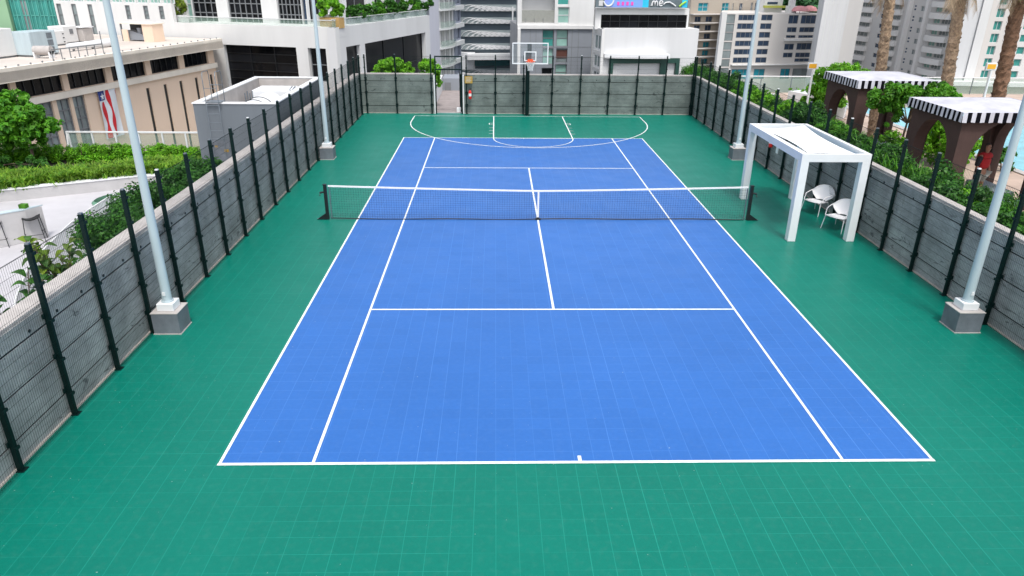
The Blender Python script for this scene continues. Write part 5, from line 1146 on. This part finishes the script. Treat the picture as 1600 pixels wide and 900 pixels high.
# ---- white box building with billboard
pl = Plane((939, 45), (1072, 45.2), at=(1000, 60), D=110.); t = thing('white_box_building', 'plain white box building with dark ribbon window right of the hoop', 'building', pl.pt(pl.u(1000, 60), GZ)); zt_ = pl.z(1000, 45)
ops = []; fr = pl.rect(958, 96, 1033, 150); fr2 = pl.rect(1041, 96, 1049, 150)
facade(t, pl, pl.u(939, 80), pl.u(1089, 80), GZ, zt_, [], 'whiteg', 16, .4)
gm = mat('dark green portal', (.012, .06, .045), .5)
mb = MB(); r0 = pl.rect(950, 91, 1058, 150); bw = .55; pl.box(mb, r0[0], r0[1], r0[3] - bw * 1.2, r0[3], .002, .5); pl.box(mb, r0[0], r0[0] + bw, r0[2], r0[3] - bw * 1.2, .002, .5); pl.box(mb, r0[1] - bw, r0[1], r0[2], r0[3] - bw * 1.2, .002, .5); u = pl.u(1035, 110); pl.box(mb, u - .5, u + .5, r0[2], r0[3] - bw * 1.2, .002, .45); mb.build('green_portal', gm, t)
mb = MB(); r0 = pl.rect(943, 85, 1041, 90); pts = [pl.pt(r0[0] + (r0[1] - r0[0]) * f, 0, .3 + 1.5 * math.sin(math.pi * f * .5 + .2))[:2] for f in [k / 10 for k in range(11)]] + [pl.pt(r0[1], 0, .0)[:2], pl.pt(r0[0], 0, 0.)[:2]]; mb.prism(pts, r0[2], r0[3] + .15); mb.build('white_canopy', 'white', t)
ops = []; r1 = pl.rect(941, 23, 1072, 43.5); ps_ = pl.shift(-1.8); r1 = ps_.rect(939, 23, 1073, 43.8); W(t, ps_, [r1], ops, 'darkglass', 'black', 9, 2, rev=.3)
facade(t, ps_, ps_.u(930, 30), ps_.u(1076, 30), zt_ - .2, ps_.z(1000, 13), ops, 'whitew', 10, .4, name='upper_wall')
# mullioned glass side running back from the left corner
sp_ = Plane((939, 45), (923, 41), at=(939, 50), D=math.hypot(pl.pt(pl.u(939, 80), 0)[0] - CAM.x, pl.pt(pl.u(939, 80), 0)[1] - CAM.y))
a_, b_ = sorted((sp_.u(939, 80), sp_.u(925, 80))); ops = []
for z0, z1 in ((sp_.z(932, 78), sp_.z(932, 52)), (sp_.z(932, 106), sp_.z(932, 84)), (sp_.z(932, 140), sp_.z(932, 110))): W(t, sp_, [(a_ + (b_ - a_) * .18, b_ - (b_ - a_) * .1, z0, z1)], ops, 'greyglass', 'white', 2, 1, rev=.2, bar=.25)
facade(t, sp_, a_, b_, GZ, zt_, ops, 'whitew', .8, .3, name='side_wall')
bb = thing('billboard', 'colourful billboard on the white box building roof', 'billboard', pl.pt(pl.u(1000, 10), pl.z(1000, 13))); q = pl.shift(-1.0); u0, u1, z0, z1 = q.rect(932, -34, 1077, 12)
def bb_box(nm, mt, a, b, c, d, o=.1):
    m = MB(); q.box(m, u0 + (u1 - u0) * a, u0 + (u1 - u0) * b, z0 + (z1 - z0) * c, z0 + (z1 - z0) * d, o - .02, o); m.build(nm, mt, bb)
m = MB(); q.box(m, u0, u1, z0, z1, -.4, .05); m.build('panel', 'bb2', bb); bb_box('violet_field', 'bb1', .09, .50, .01, .99, .08); bb_box('cyan_field', 'bbcy', .50, .565, .01, .99, .08); bb_box('cyan_field', 'bbcy', .93, .99, .01, .5, .08)
def glyph(nm, mt, pts, r_=.16, o=.2): m = MB(); m.path([q.pt(u0 + (u1 - u0) * a, z0 + (z1 - z0) * b, o) for a, b in pts], r_, 5); m.build(nm, mt, bb)
circ = lambda cx, cy, rx, ry, a0=0, a1=360: [(cx + rx * math.cos(R(a0 + (a1 - a0) * k / 16)), cy + ry * math.sin(R(a0 + (a1 - a0) * k / 16))) for k in range(17)]
glyph('letter', 'white', [(.592, .07), (.602, .22), (.604, .07)] + circ(.618, .14, .013, .09, 175, 5) + [(.632, .07)] + circ(.646, .14, .013, .09, 175, 5) + [(.660, .07)], .09)          # m
glyph('letter', 'white', [(.678, .15), (.716, .165)] + circ(.698, .155, .020, .085, 10, 320), .09)                                                          # e
glyph('swash', 'white', [(.725, .12), (.75, .19), (.79, .20), (.83, .13), (.86, .06)], .09); glyph('swash', 'white', circ(.13, .30, .055, .25, 200, 350), .12); glyph('swash', 'bbgr', [(.90, .05), (.93, .14), (.97, .22)], .13)
for k in range(4): bb_box('pink_mark', 'bbpk', .225 + .05 * k, .25 + .05 * k, .08, .20, .12)
bb_box('pale_mark', 'whiteg', .03, .075, .06, .24, .1)

# ---- teal window condominium
pl = Plane((1081, 22), (1125, 21.6), at=(1100, 60), D=226.); t = thing('teal_window_condominium', 'beige condominium with teal windows and thin balcony slabs behind the white box building', 'building', pl.pt(pl.u(1100, 60), GZ)); ops = []
r_y = [22, 36, 49, 62, 75, 88]; zf = [pl.z(1100, y) for y in r_y]; fh = (zf[0] - zf[-1]) / 5; zf = [zf[0] - fh * k for k in range(13)]
for k in range(12):
    dx = -.9 * k
    for x0, x1 in ((1083.5, 1093), (1100.5, 1110.5)): W(t, pl, [(pl.u(x0, 50), pl.u(x1, 50), zf[k + 1] + .2, zf[k + 1] + fh * .72)], ops, 'brightteal' if k > 2 else 'blueglass', 'dframe', 2, 1, rev=.3)
facade(t, pl, pl.u(1076, 50), pl.u(1124, 50), GZ, zf[0], ops, 'beige', 10, .4)
for k in range(13): mb = MB(); pl.box(mb, pl.u(1076, 50), pl.u(1124, 50), zf[k] - .15, zf[k] + .12, .001, 1.6); mb.build('balcony_slab', 'office', t)
ops = []; z0 = zf[0]
for x0, x1, y0, y1, gk in ((1091, 1106.5, 4.5, 17.5, 'brightteal'), (1128, 1139, 4.5, 18, 'brightteal'), (1155, 1160, 5, 20, 'blueglass'), (1173, 1176, 4, 18, 'blueglass'), (1179.5, 1184, 4, 18, 'blueglass'), (1144, 1146, 5, 19, 'darkglass')): W(t, pl, [pl.rect(x0, y0, x1, y1)], ops, gk, 'frame', 2, 2, rev=.3)
facade(t, pl, pl.u(1079, 10), pl.u(1192, 10), z0 + .12, z0 + 16, ops, 'beige', 10, .4, name='upper_wall')

# ---- cream office block
pl = Plane((1125, 21), (1283, 21.4), at=(1200, 60), D=215.); t = thing('office_block', 'cream office block with rows of blue windows', 'building', pl.pt(pl.u(1200, 60), GZ)); ops = []; zt_ = pl.z(1200, 21)
def off(xa, xb, rows, gk, n_):
    for y0, y1 in rows: W(t, pl, [(pl.u(xa, 25), pl.u(xb, 25), pl.z(1200, y1 + .5), pl.z(1200, y0 - .5))], ops, gk, 'dframe', n_, 1, rev=.12, bar=.12)
off(1134, 1149, [(23, 36), (37.5, 49.5), (51, 63), (66, 77), (79, 90), (92.5, 103), (106, 117)], 'greyglass', 1)
off(1154, 1183, [(23.5, 31.5), (37, 45), (50.5, 58.5), (64, 71.5), (77, 84.5), (90, 97.5)], 'blueglass', 4); off(1154, 1183, [(108, 123)], 'brightteal', 3)
off(1190, 1207.5, [(23.5, 31.5), (37, 45), (50.5, 58.5), (64, 71.5), (77, 84.5), (90, 97.5)], 'blueglass', 2); off(1190, 1207.5, [(108, 123)], 'brightteal', 2)
off(1233, 1248, [(24, 36.5), (43, 50), (55.5, 59), (69, 77.5), (83, 89.5)], 'blueglass', 2); off(1252.5, 1283, [(24, 36.5), (43, 50), (55.5, 59), (68, 77.5), (83, 89.5), (92, 96.5)], 'blueglass', 4); off(1233, 1248, [(108, 123)], 'brightteal', 2); off(1252.5, 1283, [(108, 123)], 'greyglass', 2)
facade(t, pl, pl.u(1127, 25), pl.u(1287, 25), GZ - 6, zt_, ops, 'office', 18, .2)
mb = MB(); pl.box(mb, pl.u(1151, 25), pl.u(1287, 25), pl.z(1200, 101.5), pl.z(1200, 100), .001, 1.); pl.box(mb, pl.u(1230, 25), pl.u(1287, 25), pl.z(1200, 64), pl.z(1200, 61), .001, .8); pl.box(mb, pl.u(1125, 25), pl.u(1133, 25), GZ, zt_ + .3, .001, 1.2); mb.build('cornice', 'whitew', t)
# things on and behind its roof
q = pl.shift(-6); P = q.pt(q.u(1205, 12), zt_); r2 = thing('roof_pavilion', 'small white pavilion with blue window on the office roof', 'pavilion', P); mb = MB(); q.box(mb, q.u(1194, 12), q.u(1222, 12), zt_, zt_ + 6, -4, 0); mb.build('wall', 'whitew', r2); mb = MB(); q.box(mb, q.u(1199, 5), q.u(1215, 5), q.z(1205, 6.5), q.z(1205, 3), .01, .08); mb.build('window', 'blueglass', r2); mb = MB(); q.box(mb, q.u(1192, 12), q.u(1224, 12), q.z(1205, 12), q.z(1205, 8.5), .0, 1.2); mb.build('awning', mat('lime awning', (.40, .42, .08), .8), r2)
P = q.pt(q.u(1229, 12), zt_); r2 = thing('roof_column', 'tall white column rising from the office roof', 'column', P); mb = MB(); q.box(mb, q.u(1226, 12), q.u(1233, 12), zt_, zt_ + 14, 1.6, 3.0); q.box(mb, q.u(1224, 12), q.u(1235, 12), zt_, zt_ + 1.8, 1.2, 3.4); mb.build('shaft', 'whitew', r2)
for i, (x, sx) in enumerate(((1250, 2.4), (1265, 2.1))):
    q2 = pl.shift(-2.5 - 2 * i); P = q2.pt(q2.u(x, 15), zt_); r2 = thing('roof_parasol', ['faded pink rounded canopy on the office roof, left of the pair', 'faded pink rounded canopy on the office roof, right of the pair'][i], 'canopy', P, 0, 'pink canopies on the office roof')
    mb = MB(); mb.revolve([(sx, .5), (sx * .95, .9), (sx * .7, 1.5), (sx * .3, 1.8), (.02, 1.85)], (P[0], P[1], zt_), 16); mb.build('canopy', 'pink', r2); mb = MB(); mb.tube((P[0], P[1], zt_), (P[0], P[1], zt_ + 1.7), .08); mb.build('pole', 'white', r2)
bl = []
for k in range(16): p = at_d(1236 + k * 4, 2, 330 + (k % 3) * 8); bl.append((p.x, p.y, p.z - 6, 9, 8, 9))
tag(foliage('distant_wood', None, 'hill', bl, 9000, 1.1, 95, 14), 'dark green wooded slope behind the office roof', 'wood', kind='stuff')
mb = MB(); p = at_d(1262, 10, 350); mb.revolve([(70, -60), (60, -20), (45, -6), (20, 4), (1, 7)], (p.x + 15, p.y + 30, p.z), 24); tag(mb.build('hill', mat('hill ground', (.03, .08, .03), .95, .4, .1)), kind='structure')

# ---- plain grey slab building
pl = Plane((1285, 30), (1322, 30), at=(1300, 50), D=200.); t = thing('blank_grey_slab', 'blank pale grey end wall of a tall slab building', 'building', pl.pt(pl.u(1300, 50), GZ)); facade(t, pl, pl.u(1280, 50), pl.u(1318, 50), GZ - 6, 45, [], 'whiteg', 14, .2, name='end_wall')
cu = pl.pt(pl.u(1318, 50), 0); facade(t, pl.shift(-1.2), pl.u(1318, 50) + .05, pl.u(1345, 50), GZ - 6, 45, [], 'condo', 9, .2, name='side_wall'); mb = MB(); 
for k in range(5): u = pl.u(1287 + k * 7, 50); pl.box(mb, u - .05, u + .05, GZ, 45, .001, .04)
mb.build('wall_joint', 'whitew', t)

# ---- tall condominium with rounded balconies
pl = Plane((1345, 60), (1470, 80), at=(1400, 60), D=225.); t = thing('balcony_condominium', 'tall grey condominium with many rounded balconies behind the palms', 'building', pl.pt(pl.u(1400, 60), GZ)); ops = []
zb = pl.z(1350, 60); fh = (pl.z(1350, 29.5) - zb) / 2.; n0 = -6; uu = lambda x, y=60: pl.u(x, y)
us_ = dict(l0=uu(1331), l1=uu(1353), m0=uu(1354), m1=uu(1368))
floors = [zb + fh * k for k in range(-7, 9)]
for i, z in enumerate(floors):
    for x0, x1, n_, h0, h1, gk in ((1336, 1354, 3, .25, .68, 'greyglass'), (1369, 1375, 1, .25, .72, 'blueglass'), (1388, 1400, 2, .25, .68, 'greyglass'), (1428.5, 1436.5, 2, .22, .72, 'greyglass'), (1452.5, 1462, 2, .28, .74, 'paleglass'), (1464.5, 1480, 3, .28, .74, 'greyglass')):
        if i % 1 == 0: W(t, pl, [(uu(x0), uu(x1), z + fh * h0, z + fh * h1)], ops, gk, 'condo', n_, 1, rev=.15, bar=.10)
facade(t, pl, uu(1329), uu(1496), GZ - 8, floors[-1] + fh, ops, 'condo', 18, .25)
for x0, x1, out in ((1333, 1357, 1.5), (1386, 1402, 1.2), (1449, 1482, 1.7)):
    for z in floors:
        mb = MB(); a, b = uu(x0), uu(x1); pts = [pl.pt(a + (b - a) * f, 0, .12 + out * math.sin(math.pi * (.1 + .8 * f)) ** .6)[:2] for f in [k / 8 for k in range(9)]] + [pl.pt(b, 0, .002)[:2], pl.pt(a, 0, .002)[:2]]; mb.prism(pts, z - fh * .28, z + fh * .22); mb.build('balcony', 'condob', t)
mb = MB()
for x, wd in ((1414, .45), (1442.5, .6)): u = uu(x); pl.box(mb, u - wd, u + wd, GZ - 8, floors[-1] + fh, .001, 1.0)
mb.build('fin', 'condob', t)
for i, z in enumerate(floors):
    mb = MB()
    for x in (1408, 1420) : u = uu(x); pl.box(mb, u - .35, u + .35, z + fh * .3, z + fh * .45, .001, .03); pl.box(mb, u - .35, u + .35, z + fh * .6, z + fh * .75, .001, .03)
    mb.build('small_window', 'blueglass', t)

# ---- white slab and beige tower at the right
pl = Plane((1500, 60), (1560, 61), at=(1530, 60), D=188.); t = thing('white_slab_tower', 'white slab tower with beige wing and paired small windows at the right', 'building', pl.pt(pl.u(1530, 60), GZ)); 
facade(t, pl.shift(-.5), pl.u(1494, 60), pl.u(1523, 60), GZ - 6, 45, [], 'whiteg', 10, .2, name='shade_grey_wall'); facade(t, pl, pl.u(1523, 60) + .02, pl.u(1537, 60), GZ - 6, 45, [], 'whitew', 10, .2, name='white_wall')  # tower side in shadow, the shade painted in as a greyer render
ops = []; pb = pl.shift(-.5); fh = (pb.z(1550, 40) - pb.z(1550, 98)) / 3; z4 = pb.z(1550, 40)
for k in range(-7, 5): z = z4 + fh * k; u = pb.u(1553.5, 60); W(t, pb, [(u - .8, u + .8, z - .9, z + .9)], ops, 'tealglass', 'frame', 2, 1, rev=.3)
facade(t, pb, pb.u(1537, 60) + .02, pb.u(1578, 60), GZ - 6, 45, ops, 'office', 14, .4, name='beige_wall'); ops = []
pc_ = pl.shift(-2.)
for k in range(-7, 5): z = z4 + fh * k; W(t, pc_, [(pc_.u(1583, 60), pc_.u(1588, 60), z - .8, z + .7), (pc_.u(1594, 60), pc_.u(1606, 60), z - .8, z + .7)], ops, 'tealglass', 'frame', 1, 1, rev=.3)
facade(t, pc_, pb.u(1578, 60) + .02, pc_.u(1700, 60), GZ - 6, 45, ops, 'condo', 14, .4, name='wing_wall')
for k in range(-7, 5): z = z4 + fh * k; mb = MB(); pc_.box(mb, pc_.u(1574, 60), pc_.u(1581.5, 60), z - 1.6, z - .5, .0, 2.6); mb.build('balcony', 'whitew', t)
mb = MB(); zq = pl.z(1530, 126); pl.box(mb, pl.u(1476, 60), pl.u(1700, 60), zq - .8, zq, .0, 3.); mb.build('podium_band', 'whitew', t)
mb = MB(); pl.box(mb, pl.u(1470, 60), pl.u(1700, 60), GZ - 6, zq - .8, .01, 2.); mb.build('podium_wall', 'beige', t)
